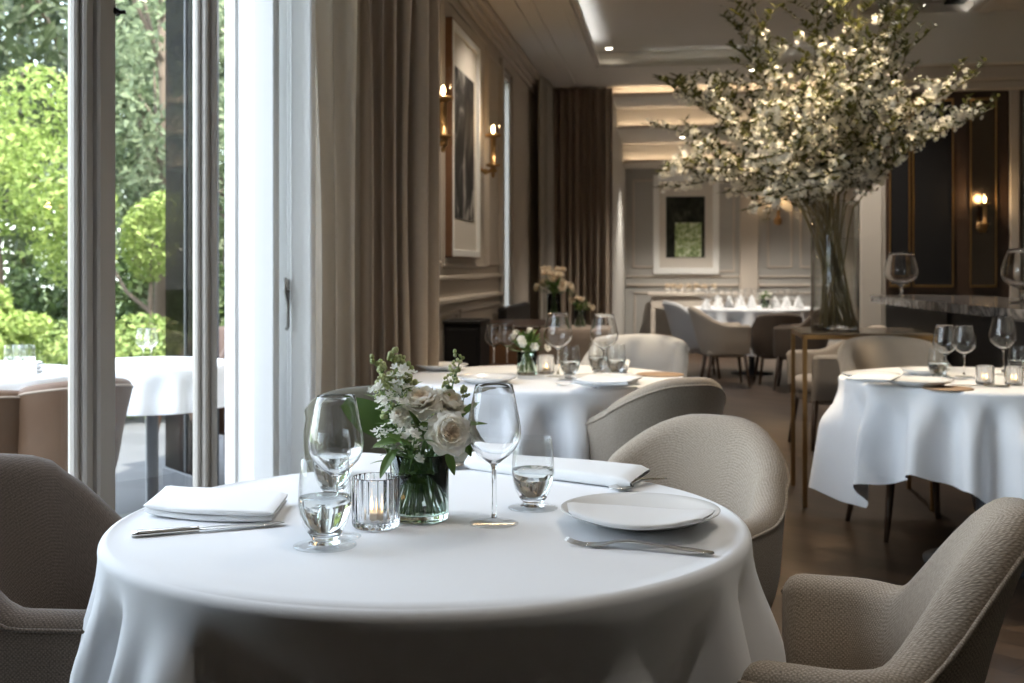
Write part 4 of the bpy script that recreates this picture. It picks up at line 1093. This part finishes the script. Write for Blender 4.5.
# ================================================================== BAR
bar = thing('bar_counter', 'curved dark bar with a grey veined marble top', 'bar', (0, 0, 0))
def bar_x(y):                                             # room-side edge of the top
    f = (y - 4.6) / (8.6 - 4.6); return 1.80 - .40 * f + .10 * sin(pi * f) * -1 - .0
ys = [4.6 + 4.0 * k / 40 for k in range(41)]
edge = [(bar_x(y), y) for y in ys]
cap = [(edge[-1][0] + .06 + .08 * k, 8.6 + .10 * sin(pi * min(1, k / 8))) for k in range(1, 9)]
outl = edge + cap + [(2.15, 8.6), (2.32, 4.6)]
def slab(pts, z0, z1, inset=0.0):
    n = len(pts); mb = MB(); vs = []
    cx = sum(p[0] for p in pts) / n; cy = sum(p[1] for p in pts) / n
    for z in (z0, z1): vs += [(p[0] + inset * (1 if p[0] < cx else -1), p[1] + inset * (1 if p[1] < cy else -1), z) for p in pts]
    fs = [tuple(range(n))[::-1], tuple(range(n, 2 * n))] + [(k, (k + 1) % n, n + (k + 1) % n, n + k) for k in range(n)]
    return mb.add(vs, fs, None, None, True)
slab(outl, .955, 1.005).build('countertop', M['marble'], bar, False)
slab(outl, 0.0, .955, .09).build('front_panel', M['black'], bar, False)
def snifter(label, px, d, h):
    x, y = W(px, d); t = thing('brandy_glass', label, 'glass', (x, y, 1.0055), 0, 'large balloon glasses on the bar'); s = h / .2
    o = [(0, .0005), (.034, .0005), (.037, .002), (.03, .004), (.009, .009), (.006, .02), (.006, .045), (.012, .056), (.03, .066), (.046, .082), (.053, .102), (.0525, .125), (.047, .155), (.041, .18), (.036, .2)]
    i = [(0, .06), (.012, .062), (.029, .0695), (.0445, .084), (.0514, .1025), (.0508, .125), (.0454, .155), (.0394, .18), (.0348, .2)]
    MB().lathe([(r * s * (1.38 if z > .05 or r > .02 else 1), z * s) for r, z in o + i[::-1]], 36).build('bowl', M['glass'], t)
snifter('balloon glass standing at the left end of the marble bar', 901, 7.65, .30)
snifter('balloon glass on the bar at the right frame edge', 1022, 6.35, .30)
# mirrored dark cabinet wall behind the bar
cab = thing('bar_cabinet', 'tall dark wood cabinet with brass edged mirror doors behind the bar', 'cabinet', (1.74, BY - .004, 0))
MB().bx(0, .98, -.07, 0, .0, 2.66, .01).build('carcass', M['dark_wood'], cab, False)
for k, (x0, x1, m) in enumerate(((.03, .185, 'black'), (.215, .53, 'black'), (.67, .87, 'mirror'))):
    d_ = MB().bx(x0, x1, -.085, -.07, 1.06, 2.58, .003).build('door', M[m], cab, False)
    e = MB()
    for xx in (x0, x1): e.bx(xx - .006, xx + .006, -.10, -.085, 1.04, 2.6, .003)
    e.bx(x0, x1, -.10, -.085, 1.04, 1.06, .003).bx(x0, x1, -.10, -.085, 2.58, 2.6, .003)
    e.build('edging', M['brass'], d_, False)

# ================================================================== SCONCES, PICTURES
def sconce(label, loc, rz, group='brass wall sconces', light=3.0, s=1.0):
    """brass wall light, projects +X from the wall"""
    t = thing('wall_sconce', label, 'lamp', loc, rz, group); t.scale = (s, s, s)
    MB().lathe([(0, 0), (.055, 0), (.06, .006), (.052, .016), (.03, .026), (0, .03)], 24, Matrix.Rotation(pi / 2, 4, 'Y')).build('backplate', M['brass'], t)
    MB().tube([(.015, 0, 0), (.05, 0, -.018), (.085, 0, -.02), (.11, 0, 0), (.115, 0, .02)], .012, 10).ell((.115, 0, -.012), (.03, .03, .022)).ell((.115, 0, -.045), (.014, .014, .02)).ell((.06, 0, -.02), (.022, .022, .022)).build('arm', M['brass'], t)
    MB().lathe([(0, -.015), (.014, -.012), (.05, .0), (.054, .010), (.022, .018), (.020, .19), (.030, .20), (.055, .206), (.057, .224), (0, .224)], 24, TR((.115, 0, .02))).build('candle_tube', M['brass'], t)
    MB().lathe([(.042, .218), (.045, .25), (.045, .32), (.038, .39)], 24, TR((.115, 0, .02))).build('chimney', M['chimney'], t)
    MB().lathe([(0, .226), (.006, .234), (.011, .252), (.009, .268), (.003, .284), (0, .288)], 12, TR((.115, 0, .02))).build('bulb', M['flame'], t)
    l = bpy.data.lights.new('sconce_bulb', 'POINT'); l.energy = light; l.color = (1, .66, .34); l.shadow_soft_size = .03
    lo = bpy.data.objects.new('sconce_glow', l); C.objects.link(lo)
    c, s_ = cos(rz), sin(rz); lo.location = (loc[0] + c * .16 * s, loc[1] + s_ * .16 * s, loc[2] + .30 * s)
    return t
_, ya = W(444, 7.70); _, yb = W(494.5, 9.85)
sconce('brass wall sconce with lit bulb left of the large picture', (WX, 6.99, ZY(141, 7.12)), 0, light=2.4, s=1.12)
sconce('brass wall sconce with lit bulb right of the large picture', (WX, 8.97, ZY(169, 9.10)), 0, light=2.4, s=1.12)
sconce('small brass sconce glowing on the far wall niche', (W(776, 16.9)[0], FY, ZY(222, 16.9)), R(-90), light=4, s=1.0)
sconce('sconce added on the dark cabinet behind the bar in place of a mirror reflection', (2.50, BY - .085, ZY(228, 9.7)), R(-90), light=2.5, s=.8)  # added lamp, stands in for a sconce reflected in the mirror

def picture(name, label, w, h, frame, matw, frame_mat, side_mat, art, art2=None, dpt=.05, mat_top=None):
    """hangs on a wall behind it, faces -Y local, origin at the bottom centre"""
    t = thing(name, label, 'picture')
    e = MB()
    e.bx(-w / 2, -w / 2 + .012, -dpt, 0, 0, h).bx(w / 2 - .012, w / 2, -dpt, 0, 0, h).bx(-w / 2, w / 2, -dpt, 0, 0, .012).bx(-w / 2, w / 2, -dpt, 0, h - .012, h)
    e.build('frame_edge', side_mat, t, False)
    f = MB(); a = .010; b = frame
    f.bx(-w / 2 + a, -w / 2 + b, -dpt - .004, -.008, a, h - a, .004).bx(w / 2 - b, w / 2 - a, -dpt - .004, -.008, a, h - a, .004).bx(-w / 2 + b, w / 2 - b, -dpt - .004, -.008, a, b, .004).bx(-w / 2 + b, w / 2 - b, -dpt - .004, -.008, h - b, h - a, .004)
    f.build('frame', frame_mat, t, False)
    MB().bx(-w / 2 + b, w / 2 - b, -.030, -.01, b, h - b).build('mat_board', M['mat_board'], t, False)
    x0, x1, z0, z1 = art
    MB().bx(x0, x1, -.034, -.030, z0, z1).build('print', M['art_tree'] if art2 is None else M['art_dark'], t, False)
    if art2: MB().bx(art2[0], art2[1], -.036, -.034, art2[2], art2[3]).build('painted_reflection', M['art_reflection'], t, False)
    return t
y0, y1 = 7.69, 8.82
pc = picture('framed_picture', 'large white framed dark tree picture on the window side wall', y1 - y0, 1.64, .06, .2, M['leaf_white'], M['mid_wood'], (-.42, .38, .28, 1.34))
pc.location = (WX, (y0 + y1) / 2, 1.27); pc.rotation_euler = (0, 0, R(90))
pf = picture('framed_picture', 'white framed picture on the far wall, a green window reflection painted on its print', .95, 1.45, .09, .2, M['leaf_white'], M['leaf_white'], (-.29, .27, .24, 1.13), (-.16, .22, .25, .75), dpt=.06)
x, _ = W(686, 17.0); pf.location = (x, FY, ZY(274, 16.9))

# ---- downlights: far tray lamp and flower spot, the others added as fill
def downlight(x, y, z, e, label, size=110, col=(1, .92, .82)):
    t = thing('downlight', label, 'light', (x, y, z), 0, 'ceiling downlights')
    MB().lathe([(.045, -.004), (.05, -.002), (.05, 0), (.036, 0), (.034, -.003)], 24).build('ring', M['leaf_white'], t)
    MB().lathe([(0, -.001), (.034, -.001)], 20).build('lens', M['downlight'], t)
    l = bpy.data.lights.new('downlight_beam', 'SPOT'); l.energy = e; l.spot_size = R(size); l.spot_blend = .7; l.shadow_soft_size = .05; l.color = col
    lo = bpy.data.objects.new('downlight_beam', l); C.objects.link(lo); lo.location = (x, y, z - .02)
x, y = W(609, 11.62)
CH = CZ + .138
downlight(x, y, CH, 90, 'small lit downlight in the tray ceiling near the far curtain', 50)
downlight(.6, 5.5, CH, 330, 'downlight in the tray ceiling over the tall flowers', 80, (1, .82, .58))
downlight(1.2, 6.6, CH, 110, 'added fill downlight in the tray ceiling over the bar end', 100)  # added fill lamp for the bar end
downlight(.55, 1.35, CH, 65, 'added fill downlight in the tray ceiling over the nearest table', 95)  # lamp added to brighten the bouquet from the front
downlight(1.2, 9.0, CH, 220, 'added fill downlight in the tray ceiling between bar and far table')  # added ambient fill for the back of the room
downlight(.4, 3.6, CH, 60, 'added fill downlight in the tray ceiling over the aisle')  # added fill along the aisle
downlight(.8, 12.3, CZ - .001, 360, 'added fill downlight in the soffit over the far table')  # added to raise the far end
downlight(1.5, 15.3, 2.919, 320, 'added fill downlight in the far stepped ceiling by the niche')  # added fill under the stepped ceiling, niche side
downlight(.1, 15.3, 2.919, 340, 'added fill downlight in the far stepped ceiling before the picture')  # added fill under the stepped ceiling, picture side

for k, (yy_, e_) in enumerate(((5.1, 35), (6.7, 75), (8.4, 85))):  # wall washers added out of view to brighten the left wall and curtain
    downlight(WX + .62, yy_, CZ - .001, e_, 'added wall wash downlight in the left soffit, number %s along the window wall' % ('one', 'two', 'three', 'four', 'five')[k], 120, (1, .86, .70))
# ================================================================== SIDE FURNITURE
d0 = 7.75
x0 = W(441, d0)[0]; x1 = W(480, d0)[0]; yy = W(460, d0)[1]
bc = thing('black_cabinet', 'low black cabinet by the taupe curtain behind the middle table', 'cabinet', ((x0 + x1) / 2 + .01, yy + .2, 0))
hw = (x1 - x0) / 2 - .005
MB().bx(-hw, hw, -.2, .2, .06, .82, .008).build('body', M['black'], bc, False)
MB().bx(-hw + .02, hw - .02, -.212, -.2, .09, .79, .004).build('door', M['black'], bc, False)
MB().bx(-hw - .005, hw + .005, -.215, .2, .82, .845, .005).build('top', M['black'], bc, False)
for sx in (-1, 1):
    for sy in (-1, 1): MB().tube([(sx * (hw - .03), sy * .16, .06), (sx * (hw - .03), sy * .16, 0)], [.014, .01], 8).build('leg', M['black'], bc)
sb = thing('sideboard', 'brown walnut sideboard against the wall under the far window', 'sideboard', (WX + .24, 9.05, 0))
MB().bx(-.215, .30, -.5, .62, .10, .74, .008).build('body', M['mid_wood'], sb, False)
MB().bx(-.225, .315, -.51, .63, .74, .765, .005).build('top', M['dark_wood'], sb, False)
for k in range(2): MB().bx(.30, .312, -.47 + k * .55, .05 + k * .55, .14, .70, .004).build('door', M['mid_wood'], sb, False)
for sx in (-.18, .26):
    for sy in (-.45, .57): MB().tube([(sx, sy, .10), (sx, sy, 0)], [.018, .012], 8).build('leg', M['dark_wood'], sb)
dk = thing('bench', 'dark upholstered window bench behind the sideboard', 'bench', (WX + .24, 10.5, 0))
MB().bx(-.2, .28, -.75, .9, .38, .50, .03).build('seat', M['black'], dk, False)
MB().bx(-.2, -.12, -.75, .9, .50, .86, .02).build('backrest', M['black'], dk, False)
for sx in (-.16, .22):
    for sy in (-.7, .85): MB().tube([(sx, sy, .38), (sx, sy, 0)], [.018, .012], 8).build('leg', M['dark_wood'], dk)
# service table with taupe cloth
SX0, SX1 = W(522, 8.6)[0], W(612, 8.6)[0]; SY = W(566, 8.6)[1]
sv = thing('service_table', 'square service table under the taupe cloth behind the middle table', 'table', ((SX0 + SX1) / 2, SY + .3, 0))
hx = (SX1 - SX0) / 2
MB().bx(-hx + .02, hx - .02, -.28, .28, .70, .735, .005).build('tabletop', M['dark_wood'], sv, False)
for sx in (-1, 1):
    for sy in (-1, 1): MB().bx(sx * (hx - .06) - .02, sx * (hx - .06) + .02, sy * .24 - .02, sy * .24 + .02, 0, .70, .003).build('leg', M['dark_wood'], sv, False)
def sq_cloth(hx, hy, zt, zb):
    per = []
    n = 24
    for (ax, ay), (bx_, by_) in (((-hx, -hy), (hx, -hy)), ((hx, -hy), (hx, hy)), ((hx, hy), (-hx, hy)), ((-hx, hy), (-hx, -hy))):
        for k in range(n): per.append((ax + (bx_ - ax) * k / n, ay + (by_ - ay) * k / n))
    nn = len(per); mb = MB()
    rows = [(.0, zt), (.5, zt), (.97, zt), (1.0, zt - .006)] + [(1.0 + .02 * k / 8, zt - .006 - (zt - zb) * k / 8) for k in range(1, 9)]
    def fn(i, j):
        s, z = rows[j]; px_, py_ = per[i]; w = .018 * max(0, j - 3) / 8 * sin(i * 2 * pi / 8)
        l = sqrt(px_ ** 2 + py_ ** 2); return (px_ * s + px_ / l * w, py_ * s + py_ / l * w, z)
    return mb.grid(fn, nn, len(rows), cu=True)
o = sq_cloth(hx, .30, .745, .12).build('tablecloth', M['taupe_cloth'], None, loc=((SX0 + SX1) / 2, SY + .3, 0)); tag(o, 'taupe cloth on the square service table behind the middle table', 'tablecloth')
x, y = W(554, 8.8); posy((x, y, .7462), .055, .26, 15, 'tall glass vase on the taupe service table', 'tall cream and pink bunch on the taupe service table', .15, 22, 'petal_warm', 46, 'glass_green', .07, .3)
x, y = W(580, 8.85); posy((x, y, .7462), .045, .13, 16, 'shorter vase on the taupe service table', 'small cream bunch right of the tall one on the service table', .10, 13, 'petal_warm', 36, 'glass_green', .05)
# ledge with candles along the far wall
LX0, LX1 = W(648, 16.4)[0], W(745, 16.4)[0]
lg = thing('console_table', 'long pale console against the far wall under the picture', 'table', ((LX0 + LX1) / 2, 16.68, 0))
lw = (LX1 - LX0) / 2
MB().bx(-lw, lw, -.22, .2, .80, .85, .006).build('tabletop', M['mould'], lg, False)
MB().bx(-lw + .04, lw - .04, -.18, .2, .62, .80, .004).build('apron', M['mould'], lg, False)
for sx in (-1, 1):
    for sy in (-.16, .17): MB().bx(sx * (lw - .07) - .03, sx * (lw - .07) + .03, sy - .03, sy + .03, 0, .62, .005).build('leg', M['mould'], lg, False)
for k, px in enumerate((668, 674, 681, 688, 697, 705, 713)):
    x, y = W(px, 16.65); r = .045 if k % 3 else .055
    mb = MB()
    for q in range(9): blossom(mb, Vector((0, 0, .07)) + Vector((rnd.uniform(-1, 1), rnd.uniform(-1, 1), rnd.uniform(-.5, 1))) * .03, (rnd.uniform(-1, 1), rnd.uniform(-1, .2), .8), .035, 6, .7)
    t = thing('rose_cup', 'cream rose in a little cup in the row on the far console', 'flower', (x, y, .8505), 0, 'rose cups on the far console')
    MB().lathe([(0, 0), (.03, 0), (.04, .03), (.042, .06), (.038, .06), (.03, .01), (0, .008)], 16).build('cup', M['porcelain'], t)
    mb.build('petals', M['petal_warm'], t)

# ================================================================== OUTSIDE
struct('terrace', MB().bx(-9, WX - .2, -6, 14, -.12, -.02), M['paver'])
struct('garden_ground', MB().bx(-60, -9, -20, 60, -.16, -.04).bx(-9, WX - .2, 14, 60, -.16, -.04), M['lawn'])
struct('roof', MB().bx(WX - .25, 4.7, -3.5, 17.4, 3.52, 3.7), M['wall'])
# glass wind screen on the terrace
xs0, ys0 = W(166, 6.5); xs1, ys1 = W(214, 6.0)
sc = thing('glass_screen', 'smoked glass screen with charcoal frame standing on the terrace', 'screen', (xs1, ys1, -.02), atan2(ys0 - ys1, xs0 - xs1))
sl_ = sqrt((xs1 - xs0) ** 2 + (ys1 - ys0) ** 2)
f = MB().bx(0, .10, -.03, .03, 0, 3.4, .004).bx(.10, sl_, -.02, .02, 0, .10, .004).bx(.10, sl_, -.02, .02, 3.3, 3.4, .004).bx(sl_ * .55, sl_ * .55 + .012, -.01, .01, .1, 3.3)
f.build('frame', M['charcoal'], sc, False)
MB().bx(.10, sl_, -.004, .004, .10, 3.3).build('pane', M['smoked'], sc, False)
# terrace tables and chairs
def terrace_table(px, d, r, label, k, ln=.42):
    x, y = W(px, d)
    t = thing('terrace_table', 'round terrace table under the ' + label, 'table', (x, y, -.02), 0, 'terrace tables')
    MB().lathe([(0, .735), (r - .01, .735), (r - .01, .76), (0, .76)], 36).build('tabletop', M['mid_wood'], t)
    MB().lathe([(0, 0), (.22, 0), (.22, .015), (.03, .04), (.03, .735)], 20).build('pedestal', M['charcoal'], t)
    tablecloth((x, y, -.0), r, [(q * 25 + k * 11, .10, 7) for q in range(14)], label, ln, group='white cloths on the terrace', seg=120)
terrace_table(-14, 5.0, .41, 'white cloth on the terrace table by the left pane', 0)
terrace_table(152, 5.5, .36, 'white cloth on the terrace table before the smoked screen', 1, .20)
GT = 'tan terrace chairs'
tch = armchair('terrace_chair', 'tan terrace chair with pale rim nearest the left post', M['leather'], M['mid_wood'], GT, M['leather_trim'], .84, .66, xf=.15, xb=.18, hw=.185)
x, y = W(58, 4.4); place(tch, x, y, R(140)); tch.scale = (.95, .95, .95)
x, y = W(-24, 4.3); dup(tch, (x, y, 0), R(120), 'tan terrace chair cut by the left frame edge', GT, .92)
x, y = W(196, 6.95); dup(tch, (x, y, 0), R(-120), 'tan terrace chair seen through the smoked screen', GT)
x, y = W(238, 6.3); dup(tch, (x, y, 0), R(160), 'tan terrace chair seen past the narrow gap beside the white door', GT)
for k, (px, py) in enumerate(((12, 371), (20, 371), (27, 371))):
    d = 4.98; x, y = W(px, d); dup(gb, (x, y, .7515), 0, 'glass tumbler in a row on the left terrace table', 'tumblers on the terrace tables', scale=.8)
for k, px in enumerate((143, 151)):
    x, y = W(px, 5.4); dup(wg, (x, y, .7515), 0, ['wine glass left of a pair on the small terrace table', 'wine glass right of a pair on the small terrace table'][k], 'wine glasses on the terrace', scale=.7)
x, y = W(14, 4.9)
napkin([(x - .10, y - .06, .75), (x + .12, y - .03, .75), (x + .10, y + .06, .75), (x - .10, y + .05, .75)], .05, 'thick white napkin stack on the left terrace table', 0, seed=9)

def leaf_cloud(mb, blobs, n, size, seed, flat=.5):
    r_ = random.Random(seed); tot = sum(b[1][0] * b[1][1] * b[1][2] for b in blobs)
    for (c, rad) in blobs:
        m = int(n * rad[0] * rad[1] * rad[2] / tot) + 1
        for k in range(m):
            while True:
                p = Vector((r_.uniform(-1, 1), r_.uniform(-1, 1), r_.uniform(-1, 1)))
                if .25 < p.length < 1: break
            p = p.normalized() * (p.length ** .5)
            q = Vector((c[0] + p.x * rad[0], c[1] + p.y * rad[1], c[2] + p.z * rad[2]))
            d = (p + Vector((r_.uniform(-1, 1), r_.uniform(-1, 1), r_.uniform(-1, 1))) * .9).normalized(); s = size * r_.uniform(.6, 1.3)
            a = d.orthogonal().normalized(); a.rotate(Matrix.Rotation(r_.uniform(0, 6.28), 3, d)); b = d.cross(a)
            mb.add([q - a * s, q - b * s * .45 + d * s * .1, q + a * s, q + b * s * .45 + d * s * .1], [(0, 1, 2, 3)])
def plant(name, label, cat, px, d, z0, blobs, n, size, mat, seed, trunk=None, group=None):
    x, y = W(px, d); t = thing(name, label, cat, (x, y, z0), 0, group)
    mb = MB(); leaf_cloud(mb, blobs, n, size, seed); mb.build('crown' if cat == 'tree' else 'foliage', M[mat], t, False)
    if trunk:
        tb = MB()
        for pts, rad in trunk: tb.tube(pts, rad, 9)
        tb.build('trunk', M['bark'], t)
    return t
def ball_cluster(r_, n, R3, rr):
    return [((r_.uniform(-1, 1) * R3[0], r_.uniform(-1, 1) * R3[1], R3[3] + r_.uniform(-1, 1) * R3[2]), (rr * r_.uniform(.7, 1.3),) * 3) for _ in range(n)]
rq = random.Random(31)
plant('clipped_shrub', 'clipped bright green box shrub behind the left terrace table', 'shrub', 48, 9.2, -.02, [((0, 0, .38), (.62, .6, .42)), ((-.45, .2, .34), (.5, .5, .38)), ((.5, .1, .36), (.45, .5, .36))], 5200, .034, 'hedge_leaf', 1, None, 'clipped shrubs')
plant('clipped_shrub', 'clipped bright green box shrub seen between post and screen', 'shrub', 140, 9.4, -.02, [((0, 0, .42), (.5, .6, .44)), ((.4, .1, .36), (.45, .5, .38)), ((-.4, 0, .38), (.4, .5, .38))], 4600, .034, 'hedge_leaf', 2, None, 'clipped shrubs')
plant('sunlit_shrub', 'tall sunlit lime shrub filling the left pane', 'shrub', -5, 10.5, -.02, ball_cluster(rq, 18, (.78, .5, .72, 2.05), .33), 10500, .036, 'sun_leaf', 3, [([(0, 0, 0), (0, .05, 1.2), (-.05, 0, 2.2)], [.06, .05, .02])])
plant('conifer_shrub', 'feathery bright conifer at the lower left pane', 'shrub', 5, 8.6, -.02, [((-.12, 0, .55), (.34, .3, .4)), ((.10, 0, .80), (.26, .2, .10)), ((-.18, 0, .98), (.22, .2, .16))], 3600, .036, 'sun_leaf', 4)
hl = []
for k in range(18): hl.append(((-5.5 + .5 * k, rq.uniform(-.2, .2), .62), (.5, .5, .66)))
plant('dark_hedge', 'long dark hedge across the back of the garden', 'hedge', 120, 14.5, -.02, hl, 15000, .065, 'hedge_dark', 5)
def big_tree(px, d, label, seed, h, spread, n, size, mat, trunk_r, low=.9, balls=26, brr=.8):
    r_ = random.Random(seed)
    bl = ball_cluster(r_, balls, (spread, spread * .8, (h - low) / 2, (h + low) / 2), brr)
    tr = [([(0, 0, 0), (.1, 0, h * .4), (-.05, .1, h * .9)], [trunk_r, trunk_r * .8, trunk_r * .3])]
    for k in range(8):
        b = bl[k][0]; z = max(.8, b[2] - r_.uniform(.4, 1.2)); tr.append(([(.05, 0, z * .8), (b[0] * .5, b[1] * .5, z + .15), b], [trunk_r * .35, trunk_r * .25, trunk_r * .08]))
    plant('garden_tree', label, 'tree', px, d, -.02, bl, n, size, mat, seed, tr, 'garden trees')
big_tree(72, 17, 'dark conifer tree with a straight trunk behind the left pane', 61, 7.0, 2.6, 5200, .12, 'tree_leaf', .14, 1.6, 26, .75)
big_tree(-30, 22, 'tall dark tree at the far left of the garden', 62, 9.0, 3.0, 5600, .14, 'tree_leaf', .2, 1.2, 28, .9)
big_tree(158, 12.5, 'slender tree with pale leaves rising behind the smoked screen', 63, 5.8, 1.15, 7000, .055, 'pale_leaf', .085, 1.2, 24, .42)
big_tree(225, 15, 'pale leafed tree in the narrow gap beside the white door', 64, 6.0, 1.3, 5000, .06, 'pale_leaf', .09, .6, 22, .5)
big_tree(140, 24, 'wide dark tree at the back of the garden between the posts', 65, 9.0, 3.4, 6200, .14, 'tree_leaf', .2, .9, 32, .95)
big_tree(20, 30, 'large olive green tree furthest back in the garden', 66, 10.0, 5.0, 6000, .2, 'hedge_leaf', .2, .6, 34, 1.3)
big_tree(250, 28, 'dark tree furthest back beside the white door', 67, 10.0, 4.0, 5000, .2, 'tree_leaf', .2, .6, 30, 1.3)
big_tree(507, 19, 'tree added outside the far window to darken its glare', 68, 6.5, 1.6, 4200, .12, 'pale_leaf', .15, .3, 26, .8)  # tree added to dim the bright sky through the far window
plant('sunlit_shrub', 'small lime shrub on a stem before the foot of the pale leafed tree', 'shrub', 150, 11.5, -.02, [((0, 0, 1.5), (.28, .3, .42)), ((.15, 0, 1.75), (.22, .25, .25))], 1900, .038, 'sun_leaf', 8, [([(0, 0, 0), (0, 0, .8), (.03, 0, 1.5)], [.03, .025, .012])])

# ================================================================== LIGHT, WORLD, CAMERA
w = bpy.data.worlds.new('world'); bpy.context.scene.world = w; w.use_nodes = True
nt = w.node_tree; nt.nodes.clear()
sky = nt.nodes.new('ShaderNodeTexSky'); sky.sky_type = 'NISHITA'; sky.sun_disc = False; sky.sun_elevation = R(58); sky.sun_rotation = R(140); sky.air_density = 1.0; sky.dust_density = 2.0
mixw = nt.nodes.new('ShaderNodeMix'); mixw.data_type = 'RGBA'; mixw.inputs[0].default_value = .5
SKY_S = 8.0
sca = nt.nodes.new('ShaderNodeVectorMath'); sca.operation = 'SCALE'; sca.inputs['Scale'].default_value = .18
nt.links.new(sky.outputs[0], sca.inputs[0])
nt.links.new(sca.outputs[0], mixw.inputs['A']); mixw.inputs['B'].default_value = (.92, .97, 1.0, 1)
bg = nt.nodes.new('ShaderNodeBackground'); bg.inputs['Strength'].default_value = SKY_S
nt.links.new(mixw.outputs['Result'], bg.inputs[0])
wo = nt.nodes.new('ShaderNodeOutputWorld'); nt.links.new(bg.outputs[0], wo.inputs[0])
sl = bpy.data.lights.new('sun', 'SUN'); sl.energy = 17; sl.angle = R(.8); sl.color = (1, .94, .82)
so = bpy.data.objects.new('sun', sl); C.objects.link(so); so.rotation_euler = Vector((-.36, .22, -.9)).to_track_quat('-Z', 'Y').to_euler()
def portal(y0, y1, z0, z1):
    l = bpy.data.lights.new('window_portal', 'AREA'); l.shape = 'RECTANGLE'; l.size = z1 - z0; l.size_y = y1 - y0; l.cycles.is_portal = True
    o = bpy.data.objects.new('window_portal', l); C.objects.link(o); o.location = (WX - .22, (y0 + y1) / 2, (z0 + z1) / 2); o.rotation_euler = (0, R(-90), 0)
portal(WIN0, WIN1, 0, WIN_TOP); portal(FW0, FW1, .25, 3.05)

cd = bpy.data.cameras.new('camera'); cam = bpy.data.objects.new('camera', cd); C.objects.link(cam)
cam.location = (0, 0, H); cam.rotation_euler = (R(90), 0, TH)
cd.sensor_width = 36; cd.lens = 36 * F / 1024; cd.shift_y = -(341.5 - HY) / 1024; cd.clip_start = .05; cd.clip_end = 200
cd.dof.use_dof = True; cd.dof.focus_distance = 1.98; cd.dof.aperture_fstop = 6.5
sce = bpy.context.scene; sce.camera = cam
vs = sce.view_settings; sce.display_settings.display_device = 'sRGB'
vs.view_transform = 'Standard'; vs.look = 'None'; vs.exposure = 0.0; vs.gamma = 1; vs.use_curve_mapping = False
cy = sce.cycles; cy.max_bounces = 14; cy.diffuse_bounces = 5; cy.glossy_bounces = 5; cy.transmission_bounces = 14; cy.transparent_max_bounces = 24
cy.sample_clamp_indirect = 6; cy.blur_glossy = .5
